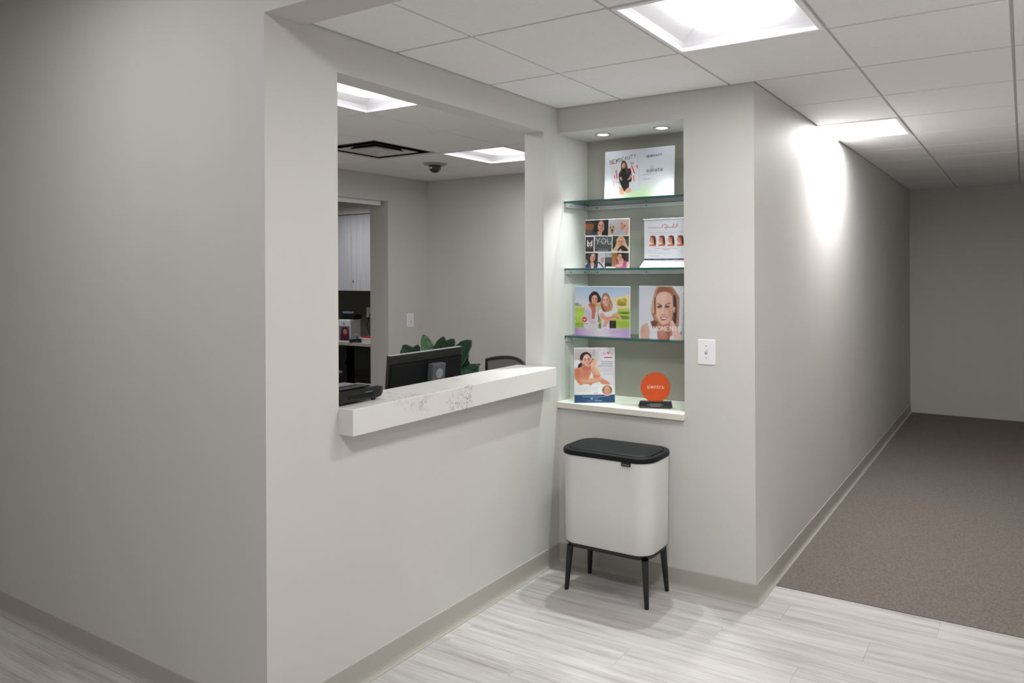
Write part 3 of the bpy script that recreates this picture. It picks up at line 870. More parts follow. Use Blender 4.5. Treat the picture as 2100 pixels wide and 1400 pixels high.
# --- C: white easel card with four profile pictures
p = Print([(140, 180), (1300, 120), (1290, 1105), (125, 1165)], 130, 112, (222, 223, 231))
p.line([(235, 362), (430, 358)], 26, (178, 180, 192), 14, .9); p.line([(440, 358), (600, 352)], 10, (150, 132, 136), 10, .9)
p.line([(590, 335), (585, 300), (620, 275), (670, 270), (706, 300), (700, 340), (640, 345), (690, 392)], 12, (150, 108, 112), 8)
p.line([(700, 350), (740, 335), (760, 352), (790, 335), (815, 345), (850, 300), (868, 240), (850, 345), (905, 340), (945, 245), (938, 345)], 12, (170, 110, 116), 8)
p.line([(230, 440), (520, 436)], 10, (206, 208, 216), 10, .8); p.line([(225, 482), (1070, 452)], 7, (170, 172, 182), 8, .9)
p.line([(235, 505), (860, 486)], 10, (200, 202, 212), 12, .8); p.line([(235, 528), (620, 518)], 9, (206, 208, 216), 12, .8)
for i in range(5):
    x, y = 255 + 224 * i, 570 - 8 * i
    p.poly([(x + 30, y + 2), (x + 150, y), (x + 164, y + 215), (x + 100, y + 215), (x + 95, y + 110), (x + 60, y + 60)], (84, 40, 40), 10)
    p.poly([(x + 35, y + 6), (x + 120, y + 4), (x + 118, y + 70), (x + 80, y + 72), (x + 48, y + 40)], (140, 74, 60), 10)
    p.poly([(x + 30, y + 30), (x + 62, y + 28), (x + 112, y + 90), (x + 95, y + 140), (x + 45, y + 162), (x + 28, y + 150), (x + 22, y + 120), (x + 4, y + 98), (x + 18, y + 70)], (212, 140, 116), 10)
    p.ell(x + 46, y + 96, 18, 34, (226, 160, 138), 0, 16, .8); p.ell(x + 30, y + 72, 9, 6, (90, 50, 46), 0, 8, .8)
    p.poly([(x + 68, y + 130), (x + 108, y + 104), (x + 116, y + 170), (x + 140, y + 215), (x + 70, y + 215), (x + 82, y + 170)], (220, 148, 120), 10)
    p.poly([(x - 2, y + 208), (x + 70, y + 198), (x + 164, y + 200), (x + 164, y + 237), (x - 2, y + 237)], (206, 100, 66), 8, 1, False)
p.line([(395, 862), (940, 846)], 10, (160, 162, 176), 10, .9); p.line([(590, 888), (745, 882)], 12, (150, 152, 168), 10, .9)
for yy, xe in ((930, 470), (962, 780), (996, 770)): p.line([(225, yy), (xe, yy - 10)], 9, (196, 198, 206), 10, .9)
p.line([(222, 1056), (482, 1050)], 9, (140, 142, 156), 10, .9)
for i, (a, b) in enumerate(((170, 280), (340, 540), (610, 720), (830, 960), (1060, 1180))): pass
p.poly([(100, 1128), (1310, 1080), (1310, 1180), (100, 1190)], (40, 36, 70), 8, 1, False)
for (a, b) in ((175, 275), (345, 535), (610, 715), (835, 960), (1060, 1200)): p.line([(a, 1143 - (a - 140) * .035), (b, 1143 - (b - 140) * .035)], 12, (140, 140, 165), 10, .9)
cC = card('white easel card with four profile pictures, right of the collage', (.608, .15, ZS[1]), 0, 0, .285, .262, .022, cat='display card')
p.mesh('print', .283, .218, -.0004, cC).location = (0, 0, .042)
m = MB()
m.loft([[(-.1425, -.001, .040), (.1425, -.001, .040), (.1425, -.001, .038), (-.1425, -.001, .038)], [(-.145, -.05, .0035), (.145, -.05, .0035), (.145, -.05, .001), (-.145, -.05, .001)]])
m.build('foot_flap', M['paper'], cC)
MB().box(-.144, .144, -.012, .05, .2625, .2655, .0006, 1).build('top_flap', M['paper'], cC)

# --- D: two women outdoors
p = Print([(98, 205), (1302, 185), (1290, 1300), (88, 1262)], 150, 130, (190, 200, 215))
p.vgrad(190, 600, (166, 190, 218), (208, 213, 224))
p.poly([(860, 460), (1000, 425), (1120, 400), (1310, 335), (1310, 720), (860, 700)], (222, 206, 162), 16, 1, False)
p.ell(140, 600, 46, 46, (146, 146, 118), 0, 26); p.ell(215, 615, 26, 26, (160, 158, 136), 0, 20)
p.rect(60, 630, 420, 690, (214, 204, 176), 40)
p.rect(60, 665, 1320, 1110, (170, 196, 80), 50)
p.ell(180, 820, 200, 60, (188, 210, 96), 0, 80); p.ell(1190, 760, 140, 26, (98, 126, 48), 2, 26); p.ell(1170, 860, 150, 36, (104, 132, 50), 3, 30); p.ell(1150, 1010, 170, 70, (150, 180, 66), 0, 60); p.ell(220, 1040, 140, 50, (146, 176, 66), 0, 60)
p.ell(1085, 530, 56, 66, (166, 150, 56), 0, 26); p.ell(1175, 500, 62, 66, (172, 158, 64), 0, 26); p.ell(1130, 575, 96, 34, (148, 134, 46), 0, 22); p.ell(1140, 480, 40, 30, (196, 182, 92), 0, 24)
p.ell(600, 610, 70, 60, (196, 182, 110), 0, 40)
# band
fx = np.abs((p.X - 640) / 560)
p.mix(np.clip((p.Y - 1098) / 8, 0, 1), (222, 216, 228)); p.mix(np.clip((p.Y - 1098) / 8, 0, 1) * np.clip(fx, 0, 1) ** 1.3, (178, 138, 202))
# left woman
p.poly([(325, 650), (400, 585), (470, 600), (560, 640), (615, 690), (620, 1105), (310, 1105), (300, 880), (305, 740)], (212, 206, 220), 14)
p.poly([(310, 700), (420, 720), (470, 840), (460, 980), (340, 900)], (198, 186, 204), 24, .8)
p.poly([(395, 590), (470, 545), (550, 560), (560, 720), (545, 780), (530, 905), (470, 880), (470, 740), (430, 650)], (190, 112, 88), 12)
p.poly([(455, 540), (540, 550), (530, 640), (450, 620)], (176, 96, 76), 14)
p.poly([(410, 420), (470, 330), (530, 300), (600, 325), (650, 400), (680, 470), (650, 530), (590, 545), (560, 500), (450, 545), (415, 520)], (44, 26, 30), 14)
p.face(532, 472, 68, 104, 6, (222, 164, 144), (176, 104, 88))
p.line([(470, 400), (520, 360), (590, 375)], 30, (44, 26, 30), 14)
p.ell(500, 980, 52, 44, (206, 180, 184), 0, 22, .8)
p.line([(618, 700), (625, 850), (630, 960)], 30, (90, 70, 62), 14, .8); p.ell(652, 1050, 36, 56, (100, 128, 56), 0, 16)
# right woman
p.poly([(625, 690), (720, 690), (860, 740), (900, 560), (980, 520), (1040, 740), (930, 790), (860, 960), (850, 1105), (690, 1105), (690, 920), (640, 860), (615, 760)], (220, 214, 224), 14)
p.poly([(690, 470), (720, 360), (780, 330), (840, 360), (880, 470), (930, 590), (900, 720), (850, 700), (730, 740), (670, 600), (665, 520)], (156, 116, 88), 16)
p.poly([(730, 590), (850, 600), (860, 700), (800, 745), (740, 690)], (196, 122, 98), 12)
p.line([(870, 560), (905, 620), (890, 710)], 34, (196, 162, 112), 14, .8); p.line([(690, 600), (730, 680), (760, 735)], 26, (94, 56, 44), 12, .9)
p.face(780, 500, 74, 114, -8, (226, 176, 164), (184, 118, 106))
p.line([(705, 480), (740, 380), (800, 370), (850, 440)], 26, (156, 116, 88), 14)
p.poly([(650, 800), (720, 770), (800, 850), (960, 810), (1010, 740), (1050, 780), (1140, 910), (1120, 945), (1040, 850), (1000, 870), (880, 930), (790, 940), (700, 900), (660, 860)], (222, 160, 138), 12)
p.line([(790, 890), (900, 870), (1010, 840)], 10, (168, 96, 80), 12, .8)
p.poly([(780, 920), (850, 930), (800, 1030), (760, 1080), (720, 1060), (730, 1010)], (214, 160, 150), 12)
p.rect(860, 935, 1000, 1100, (44, 36, 32), 12); p.line([(920, 950), (918, 1095)], 12, (80, 70, 62), 12, .8)
p.ell(306, 920, 62, 62, (240, 220, 222), 0, 10); p.ell(306, 920, 54, 56, (196, 30, 46), 0, 8); p.ell(306, 918, 36, 16, (240, 190, 196), 0, 14); p.ell(306, 938, 16, 12, (240, 190, 196), 0, 10)
p.line([(240, 1012), (380, 1006)], 10, (96, 116, 60), 12, .7); p.ell(172, 1018, 10, 12, (60, 80, 40)); p.ell(125, 1028, 10, 12, (60, 80, 40))
p.line([(350, 1165), (460, 1168)], 12, (206, 204, 214), 12, .8); p.line([(280, 1200), (520, 1200)], 10, (196, 192, 206), 12, .8)
p.line([(890, 1185), (1100, 1178)], 15, (150, 140, 156), 12, .9); p.line([(900, 1140), (1000, 1142)], 10, (196, 190, 204), 12, .7)
p.mix(np.clip((p.Y - 1098) / 8, 0, 1) * np.clip((p.X - 852) / 10, 0, 1), (196, 178, 206), .35)
cD = card('print of two women in white outdoors on the lowest shelf', (.211, .12, ZS[2]), 0, -.02, .358, .280, .004)
p.mesh('print', .356, .278, -.0004, cD)

# --- E: large portrait print with pale side strip
p = Print([(122, 182), (1110, 182), (1108, 1345), (108, 1310)], 130, 130, (196, 200, 212))
p.vgrad(180, 1300, (190, 194, 208), (204, 206, 214))
p.ell(250, 700, 160, 420, (204, 208, 218), 0, 200, .7)
p.poly([(770, 190), (965, 185), (950, 1330), (880, 1330), (890, 500)], (208, 212, 220), 14, 1, False)
p.poly([(930, 260), (955, 240), (955, 300), (880, 350)], (232, 234, 238), 14, .9, False)
p.poly([(962, 185), (1120, 185), (1120, 1350), (935, 1345)], (162, 164, 170), 10, 1, False)
p.ell(1040, 1150, 90, 200, (186, 190, 198), 0, 120, .8); p.ell(1030, 300, 60, 90, (180, 182, 190), 0, 80, .7)
# hair back
p.poly([(470, 195), (640, 185), (750, 195), (840, 330), (885, 440), (880, 700), (865, 1050), (780, 1060), (700, 1000), (520, 1000), (470, 1060), (400, 1110), (330, 960), (400, 930), (350, 730), (370, 560), (410, 360)], (160, 116, 92), 16)
p.poly([(420, 380), (470, 210), (560, 190), (450, 380), (420, 600), (400, 760), (355, 730), (375, 540)], (194, 160, 130), 18)
p.poly([(770, 400), (820, 420), (836, 640), (830, 930), (790, 1000), (750, 900)], (66, 50, 48), 16)
p.line([(430, 420), (425, 560), (432, 780)], 26, (92, 46, 42), 16, .95)
p.poly([(500, 200), (620, 190), (740, 260), (770, 380), (640, 300), (520, 310), (440, 400), (450, 320)], (142, 90, 70), 18)
p.line([(855, 480), (862, 700), (845, 1000)], 34, (176, 130, 104), 18, .9); p.poly([(340, 950), (440, 930), (480, 1010), (420, 1120), (370, 1040)], (112, 72, 58), 16); p.line([(385, 1010), (420, 1075), (395, 1090)], 16, (52, 34, 34), 12)
# body
p.poly([(150, 1310), (155, 1100), (210, 1010), (290, 990), (340, 1130), (340, 1310)], (206, 166, 152), 14); p.ell(185, 1130, 40, 90, (190, 146, 132), 8, 40, .6)
p.poly([(290, 985), (330, 950), (380, 1090), (470, 1130), (500, 1330), (330, 1320), (320, 1150)], (214, 212, 226), 12)
p.poly([(480, 980), (720, 940), (725, 1340), (490, 1330), (470, 1130)], (178, 118, 104), 14); p.ell(560, 1180, 50, 120, (196, 140, 124), 0, 60, .8); p.ell(680, 1210, 30, 110, (140, 80, 78), 0, 40, .7)
p.poly([(720, 1260), (800, 1250), (840, 1340), (715, 1340)], (214, 210, 222), 10)
# face
p.poly([(440, 500), (470, 380), (560, 310), (660, 305), (740, 370), (765, 500), (765, 700), (745, 860), (690, 960), (600, 1010), (540, 1000), (480, 900), (450, 760)], (214, 172, 156), 14)
p.ell(580, 420, 110, 90, (222, 188, 174), 0, 110, .8); p.ell(480, 760, 50, 120, (226, 186, 170), 6, 60, .7); p.ell(715, 780, 50, 140, (192, 136, 122), -6, 70, .8); p.ell(700, 480, 50, 120, (200, 158, 144), 0, 80, .6)
p.ell(785, 665, 26, 46, (212, 150, 134), 10, 14); p.ell(790, 725, 12, 18, (186, 196, 186), 0, 8)
for (x, s_) in ((512, -1), (655, 1)):
    p.ell(x, 632, 46, 34, (176, 128, 118), 0, 40, .7); p.ell(x, 628, 40, 20, (84, 68, 68), s_ * -6, 12, .95); p.ell(x + 2, 634, 20, 13, (120, 118, 122), 0, 8); p.ell(x + 3, 632, 9, 9, (38, 32, 34), 0, 6)
    p.line([(x - 44, 618 - s_ * 4), (x, 602), (x + 46, 612 + s_ * 2)], 10, (62, 44, 44), 8)
p.line([(472, 560), (505, 566), (550, 598)], 15, (96, 60, 52), 12); p.line([(622, 590), (660, 556), (712, 546)], 15, (96, 60, 52), 12)
p.line([(592, 600), (572, 700), (566, 770)], 26, (230, 194, 178), 24, .8); p.line([(610, 640), (612, 740)], 16, (188, 138, 124), 26, .7)
p.line([(555, 792), (580, 808), (615, 795)], 14, (150, 92, 86), 14, .9)
p.poly([(525, 848), (560, 838), (595, 846), (630, 836), (660, 846), (640, 890), (590, 925), (550, 905)], (170, 92, 92), 10)
p.poly([(540, 856), (600, 860), (648, 852), (625, 880), (590, 890), (560, 880)], (236, 224, 218), 8); p.line([(532, 858), (560, 884), (595, 892)], 8, (92, 40, 44), 8, .8); p.ell(592, 960, 50, 26, (226, 186, 170), 0, 30, .8)
# hand
p.poly([(715, 1010), (725, 930), (760, 920), (800, 1010), (830, 1120), (900, 1190), (930, 1330), (800, 1340), (740, 1150)], (222, 186, 178), 14); p.line([(735, 960), (745, 1060)], 10, (180, 130, 120), 14, .7); p.line([(740, 1240), (860, 1280)], 10, (186, 150, 160), 14, .7); p.ell(917, 1190, 10, 34, (96, 60, 66), 0, 10)
p.text('MOMENTS', 396, 1050, 56, 92, 22, 14, (238, 226, 216), .012)
p.text('TS', 985, 1070, 40, 70, 16, 10, (140, 146, 152), .0, .8)
cE = card('large close portrait print of a woman resting chin on hand', (.601, .12, ZS[2]), 0, -.02, .312, .284, .004)
p.mesh('print', .310, .282, -.0004, cE)

# --- F: seated woman poster on the ledge
p = Print([(90, 132), (972, 110), (980, 1345), (88, 1358)], 116, 150, (226, 226, 232))
p.vgrad(110, 1100, (206, 200, 204), (228, 227, 233))
p.ell(280, 300, 240, 150, (186, 174, 178), 0, 160, .9); p.ell(520, 230, 40, 70, (176, 164, 176), 0, 40, .8); p.ell(880, 300, 180, 240, (226, 230, 238), 0, 200, .9)
p.rect(60, 395, 220, 600, (228, 228, 232), 20)
p.poly([(620, 420), (980, 420), (980, 960), (880, 940), (640, 660)], (222, 221, 229), 40, .8, False)
p.poly([(90, 800), (220, 950), (420, 930), (700, 930), (980, 960), (980, 1170), (90, 1180)], (232, 231, 235), 20)
p.poly([(590, 780), (900, 900), (960, 960), (700, 900)], (216, 210, 216), 30, .6)
# woman
p.poly([(170, 575), (180, 500), (240, 455), (265, 490), (240, 545)], (28, 26, 30), 12)
p.poly([(90, 600), (180, 570), (290, 530), (400, 570), (470, 600), (440, 720), (410, 810), (520, 800), (640, 770), (700, 800), (850, 890), (850, 940), (700, 930), (640, 880), (510, 910), (450, 970), (420, 945), (300, 930), (220, 960), (130, 860), (90, 780)], (214, 142, 114), 14)
p.poly([(250, 830), (420, 820), (640, 780), (700, 830), (600, 860), (450, 900), (260, 900)], (226, 168, 140), 30, .9)
p.ell(160, 700, 60, 100, (196, 116, 88), 0, 60, .7); p.ell(320, 700, 90, 80, (204, 126, 98), 0, 60, .7); p.line([(180, 640), (200, 690)], 10, (170, 92, 72), 14, .7)
p.poly([(270, 470), (440, 520), (440, 610), (310, 640), (260, 560)], (196, 118, 94), 14)
p.poly([(470, 590), (520, 540), (590, 590), (660, 720), (640, 780), (520, 800), (480, 720)], (218, 158, 130), 12); p.ell(580, 620, 50, 80, (232, 190, 158), -20, 40, .8); p.ell(560, 760, 70, 26, (200, 120, 100), 0, 30, .7)
p.poly([(430, 790), (470, 690), (500, 790)], (226, 226, 234), 8)
p.poly([(215, 400), (225, 290), (290, 225), (370, 215), (440, 260), (465, 340), (440, 330), (380, 260), (300, 320), (265, 400), (240, 420)], (28, 26, 30), 12)
p.face(370, 400, 88, 138, -10, (228, 172, 156), (190, 112, 100))
p.poly([(440, 460), (470, 390), (520, 350), (580, 390), (570, 470), (540, 540), (480, 560), (440, 500)], (228, 182, 152), 12); p.line([(430, 490), (470, 420), (505, 370)], 14, (150, 66, 66), 10); p.ell(498, 372, 14, 12, (60, 30, 36))
p.line([(250, 440), (235, 400)], 26, (222, 156, 132), 10)
# text
p.text('d', 712, 190, 40, 76, 8, 10, (206, 140, 166)); p.line([(775, 213), (775, 266)], 10, (206, 140, 166)); p.ell(775, 196, 7, 7, (206, 140, 166)); p.text('a', 880, 190, 44, 76, 10, 10, (206, 140, 166)); p.poly([(805, 205), (830, 200), (840, 225), (880, 150), (850, 245), (828, 250)], (204, 30, 70), 8)
p.line([(725, 270), (920, 266)], 6, (200, 180, 190), 8, .7)
p.line([(755, 330), (915, 328)], 26, (210, 60, 96), 10, .9)
for yy, x0 in ((420, 680), (470, 680), (520, 625)): p.line([(x0, yy + 6), (920, yy)], 22, (150, 150, 162), 12, .75)
for k, yy in enumerate((570, 595, 620, 645, 690, 715)): p.line([(710 - 15 * min(k, 3) + (60 if k > 3 else 0), yy), (925, yy - 3)], 11, (190, 190, 200), 12, .8)
for yy in (1010, 1040, 1070, 1100): p.line([(165, yy), (430, yy)], 13, (206, 206, 212), 12, .8); p.line([(460, yy), (595, yy)], 13, (208, 208, 214), 12, .7 if yy < 1080 else 0)
p.line([(512, 1138), (600, 1136)], 14, (220, 110, 130), 10, .9)
p.poly([(70, 1180), (1000, 1165), (1000, 1370), (70, 1370)], (38, 76, 118), 8, 1, False)
p.line([(265, 1218), (765, 1208)], 15, (150, 172, 198), 12, .85); p.ell(470, 1260, 26, 26, (150, 176, 204), 0, 10, .9); p.line([(505, 1252), (612, 1248)], 12, (130, 156, 186), 10, .9); p.line([(510, 1280), (605, 1276)], 10, (120, 146, 178), 10, .8)
p.line([(375, 1312), (540, 1308)], 10, (120, 148, 180), 10, .8); p.line([(545, 1308), (690, 1305)], 14, (180, 198, 216), 10, .9)
p.ell(810, 1070, 122, 126, (246, 224, 218), 0, 8); p.ell(810, 1068, 110, 112, (150, 116, 98), 0, 10)
def f6():
    p.poly([(750, 1060), (770, 980), (840, 975), (870, 1050), (860, 1140), (760, 1140)], (196, 164, 124), 14); p.poly([(750, 1180), (770, 1110), (860, 1110), (880, 1180)], (212, 138, 118), 12); p.face(800, 1055, 38, 60, 0, (226, 168, 148), SH)
old = p.c.copy(); f6(); dd = np.clip(.5 - (np.hypot(p.X - 810, (p.Y - 1068)) - 110) / 8, 0, 1)[..., None]; p.c = old * (1 - dd) + p.c * dd
cF = card('tall poster of a seated woman with blue footer on the ledge', (.2015, .0555, .895), math.atan2(.119, .191), -.06, .226, .303, .004)
p.mesh('print', .224, .301, -.0004, cF)
for c_ in (cF,):
    MB().box(-.03, .03, .004, .006, .0, .16).build('easel_back', M['paper'], c_).rotation_euler = (-.22, 0, 0)

# ------------------------------------------------------------------ orange round award
aw = thing('round_award', 'orange round award on a black base on the ledge', 'award', (.562, .085, .895), math.atan2(.062, .146))
m = MB()
prof = [[(-.088, -.030), (.088, -.030), (.088, .030), (-.088, .030)]]
m.loft([[(-.080, -.026, 0), (.080, -.026, 0), (.080, .026, 0), (-.080, .026, 0)], [(-.090, -.028, .012), (.090, -.028, .012), (.090, .028, .012), (-.090, .028, .012)], [(-.084, -.016, .034), (.084, -.016, .034), (.084, .018, .034), (-.084, .018, .034)]])
b = m.build('base', M['smoke'], aw)
for zz, ww in ((.0235, .06), (.0185, .085), (.0135, .05)):
    MB().box(-ww / 2, ww / 2, -.0262 + (zz - .0185) * .52, -.0232 + (zz - .0185) * .52, zz - .0011, zz + .0011).build('engraving', M['lettering_grey'], b)
m = MB(); m.cyl((0, -.007, .108), (0, .007, .108), .079, n=64)
bmesh.ops.bevel(m.bm, geom=[e for e in m.bm.edges if len(e.link_faces) == 2 and any(len(f.verts) > 10 for f in e.link_faces)], offset=.0015, segments=2, affect='EDGES')
dk = m.build('disc', M['orange'], aw, True)
text_mesh('lettering', 'sientra', .034, M['lettering_peach'], dk, (0, -.0072, .112), sx=1.0)

# ------------------------------------------------------------------ card terminal on the counter
t = thing('card_terminal', 'black countertop machine at the left end of the quartz counter', 'machine', (-.045, -1.385, 1.106))
# side profile lofted along y: rounded underside at both ends
def prof_ring(yy, z0, z1, x0, x1):
    return [(x0, yy, z0), (x1, yy, z0), (x1, yy, z1), (x0, yy, z1)]
m = MB()
m.loft([prof_ring(-.115, .030, .052, -.11, .026), prof_ring(-.108, .016, .056, -.115, .032), prof_ring(-.09, .010, .058, -.118, .034), prof_ring(.08, .010, .054, -.118, .034),
        prof_ring(.100, .014, .052, -.115, .032), prof_ring(.112, .026, .050, -.11, .028), prof_ring(.115, .040, .048, -.108, .024)])
m.build('body', M['satinblack'], t)
MB().box(-.12, .03, -.105, .045, .0581, .064, .003, 1).build('top_cover', M['black'], t)
MB().box(-.095, -.02, -.09, .02, .0641, .069, .002, 1).build('tray', M['darkgrey'], t)
MB().box(-.104, .020, .062, .1, .0535, .0565, .001, 1).build('rear_hinge', M['darkgrey'], t)
MB().box(.0335, .0355, -.07, .06, .020, .034, .001, 1).build('slot', M['black'], t)
MB().box(.034, .0362, .015, .05, .038, .0405).build('led_strip', mat('green_indicator', (70, 150, 105), 0.4), t)
for y in (-.09, .075):
    for x in (-.10, .014):
        MB().cyl((x, y, 0), (x, y, .014), .009, .011, n=12).build('foot', M['satinblack'], t)

# ------------------------------------------------------------------ reception desk, monitor, chair, plant
t = thing('reception_desk', 'low desk hidden behind the quartz counter', 'desk', (-.48, -.75, 0))
MB().box(-.36, .34, -.74, .52, .70, .73, .003, 1).build('desktop', M['desk'], t)
for y in (-.70, .48):
    MB().box(-.34, .32, y, y + .03, 0, .70).build('side_panel', M['desk'], t)
MB().box(.28, .30, -.67, .48, .2, .70).build('modesty_panel', M['desk'], t)

t = thing('computer_monitor', 'black computer monitor seen from behind over the counter', 'monitor', (-.5, -.532, .73))
pv = Matrix.Translation((0, 0, .30)) @ Matrix.Rotation(math.radians(5), 4, 'Y')
m = MB(); m.box(-.012, .012, -.268, .268, -.155, .175, .004, 2, pv); m.build('panel', M['satinblack'], t)
m = MB(); m.box(.0122, .020, -.262, .262, -.15, .13, .006, 2, pv); hb = m.build('rear_housing', M['black'], t)
m = MB(); m.box(.0115, .0136, -.20, .20, .139, .146, 0, 1, pv); m.build('vent_slot', M['satinblack'], hb)
m = MB(); m.box(-.0122, .0122, -.266, .266, .1745, .1765, 0, 1, pv); m.build('lit_top_edge', M['greyplastic'], t)  # paler strip: light falling on the top edge put into its colour
m = MB(); m.box(-.0135, -.0121, -.258, .258, -.14, .165, 0, 1, pv); m.build('screen', M['smoke'], t)
m = MB(); m.box(.020, .060, -.005, .090, .02, .112, .004, 2, pv); st = m.build('mount_plate', M['darkgrey'], t)
m = MB(); m.cyl((.060, .043, .06), (.0615, .043, .06), .026, n=28)
bmesh.ops.transform(m.bm, matrix=pv, verts=m.bm.verts); m.build('emblem', M['greyplastic'], st)
MB().box(.03, .05, .013, .073, .012, .34, .004, 1).build('stand_column', M['darkgrey'], t)
MB().box(-.06, .13, -.11, .11, 0, .012, .004, 1).build('stand_foot', M['satinblack'], t)

# office chair
ch = thing('office_chair', 'black framed mesh back office chair behind the counter', 'chair', (-.70, .13, 0), math.atan2(-.15, .438))
def bk(u, v):      # u -1..1 across, v 0..1 up ; bowed mesh back
    wdt = .20 + .035 * math.sin(v * math.pi * .75)
    return Vector((u * wdt, .24 - .07 * (1 - u * u) * 0 + .05 * (1 - abs(u) ** 2) - .03 * v, .54 + .50 * v + .028 * (1 - u * u) * v))
m = MB(); n = 12
rows = []
for j in range(n + 1):
    rows.append([bk(-1 + 2 * i / n, j / n) for i in range(n + 1)])
m.loft(rows, False, False, closed=False)
m.build('mesh_back', M['mesh'], ch, True)
loop = [bk(-1, j / 10) for j in range(11)] + [bk(-1 + 2 * i / 12, 1) for i in range(1, 13)] + [bk(1, 1 - j / 10) for j in range(1, 11)]
m = MB(); m.tube(loop, .0095, 8); m.tube([bk(-1 + 2 * i / 12, 0) for i in range(13)], .012, 8); m.build('back_frame', M['satinblack'], ch, True)
m = MB(); m.loft([rrect(.22, .22, .09, .43), rrect(.24, .24, .10, .45), rrect(.24, .24, .10, .48), rrect(.21, .21, .09, .50)]); m.build('seat', M['black'], ch, True)
m = MB(); m.tube([(0, .1, .43), (0, .25, .42), (0, .30, .5), (0, .285, .62)], .018, 10); m.build('back_support', M['satinblack'], ch, True)
MB().cyl((0, 0, .10), (0, 0, .43), .028).build('gas_column', M['satinblack'], ch, True)
for k in range(5):
    a = 2 * math.pi * k / 5 + .3
    e = (.27 * math.cos(a), .27 * math.sin(a), .065)
    lg = MB().cyl((0, 0, .115), e, .022, .014, 10).build('base_arm', M['satinblack'], ch, True)
    q = (-math.sin(a) * .012, math.cos(a) * .012)
    MB().cyl((e[0] - q[0], e[1] - q[1], .03), (e[0] + q[0], e[1] + q[1], .03), .03, n=16).build('castor', M['black'], lg, True)

# plant
pl = thing('potted_plant', 'broad leaved green potted plant behind the monitor', 'plant', (-2.0, 1.3, 0))
MB().lathe([(.12, 0), (.13, .02), (.17, .33), (.175, .36), (.16, .36), (.155, .33)], n=32).build('pot', M['pot'], pl, True)
MB().lathe([(.155, .30), (.157, .335), (.001, .34)], n=24).build('soil', M['soil'], pl)
def leaf(base, tip, wid, nrm, mt='leaf', cup=.25, curl=0.08):
    base, tip = Vector(base), Vector(tip)
    ax = tip - base; L = ax.length; ax.normalize()
    nn = Vector(nrm); nn = (nn - ax * nn.dot(ax)).normalized(); sd = ax.cross(nn)
    m = MB(); rows = []
    N, K = 12, 6
    for i in range(N + 1):
        f = i / N
        w = wid * (math.sin(math.pi * min(1, f ** .85)) ** .6) * (1 - .12 * f) if 0 < f < 1 else .004
        row = []
        for k in range(K + 1):
            u = -1 + 2 * k / K
            p = base + ax * (L * f) + sd * (u * w) + nn * (cup * abs(u) ** 1.5 * w - curl * L * f * f * 1.2 + .006 * math.sin(f * 22 + u * 3) * abs(u))
            row.append(p)
        rows.append(row)
    m.loft(rows, False, False, closed=False)
    o = m.build('leaf', M[mt], pl, True)
    sm = o.modifiers.new('thickness', 'SOLIDIFY'); sm.thickness = .0015
    g = MB(); g.tube([base + ax * (L * f) - nn * (curl * L * f * f * 1.2) + nn * .0015 for f in (0, .25, .5, .75, .95)], .0028, 6); g.build('midrib', M['leaf2'], o)
    r = Vector((random.uniform(-.05, .05), random.uniform(-.05, .05), .33))
    s = MB(); mid = (r + base) / 2 + Vector((0, 0, .06)); s.tube([r, mid * .6 + r * .4 + Vector((0, 0, .02)), mid, base], .006, 6); s.build('stem', M['stem'], pl, True)
T0 = Vector((-2.0, 1.3, 0))
def LF(b, tp, *a, **k): leaf(Vector(b) - T0, Vector(tp) - T0, *a, **k)
LF((-2.06, 1.2, .86), (-2.185, 1.2, 1.092), .062, (.6, -.8, .3), 'leaf2', .2, .02)
LF((-2.02, 1.22, .86), (-1.975, 1.22, 1.082), .075, (.2, -1, .2), 'leaf', .2, .02)
LF((-1.97, 1.22, .88), (-1.865, 1.22, 1.066), .085, (.1, -1, .3), 'leaf', .2, .04)
LF((-2.28, 1.2, .82), (-2.42, 1.2, .992), .085, (.3, -1, .1), 'leaf', .2, .02)
LF((-2.30, 1.2, .80), (-2.245, 1.2, 1.002), .075, (.2, -1, .1), 'leaf', .2, .02)
LF((-1.86, 1.18, .80), (-1.64, 1.18, 1.068), .115, (-.3, -1, .1), 'leaf', .2, .02)
LF((-1.72, 1.2, 1.0), (-1.80, 1.12, .78), .10, (.1, -1, .1), 'leaf', .2, .0)
LF((-1.88, 1.15, .82), (-1.585, 1.12, .80), .135, (.1, -.8, .6), 'leaf', .2, .02)
LF((-1.74, 1.1, .62), (-1.50, 1.1, .885), .125, (-.3, -1, .2), 'leaf', .15, .02)
LF((-1.70, 1.05, .74), (-1.44, 1.05, .80), .09, (-.1, -.9, .5), 'leaf', .15, .05)
LF((-1.95, 1.1, .72), (-1.66, 1.02, .70), .13, (0, -.8, .6), 'leaf2', .2, .05)
LF((-2.1, 1.2, .75), (-2.5, 1.1, .75), .10, (0, -.6, .8), 'leaf', .2, .1)
LF((-1.95, 1.35, .70), (-1.93, 1.62, .84), .10, (0, -.6, .8), 'leaf', .2, .1)
LF((-2.1, 1.35, .75), (-2.3, 1.65, .93), .10, (0, -.6, .8), 'leaf', .2, .1)

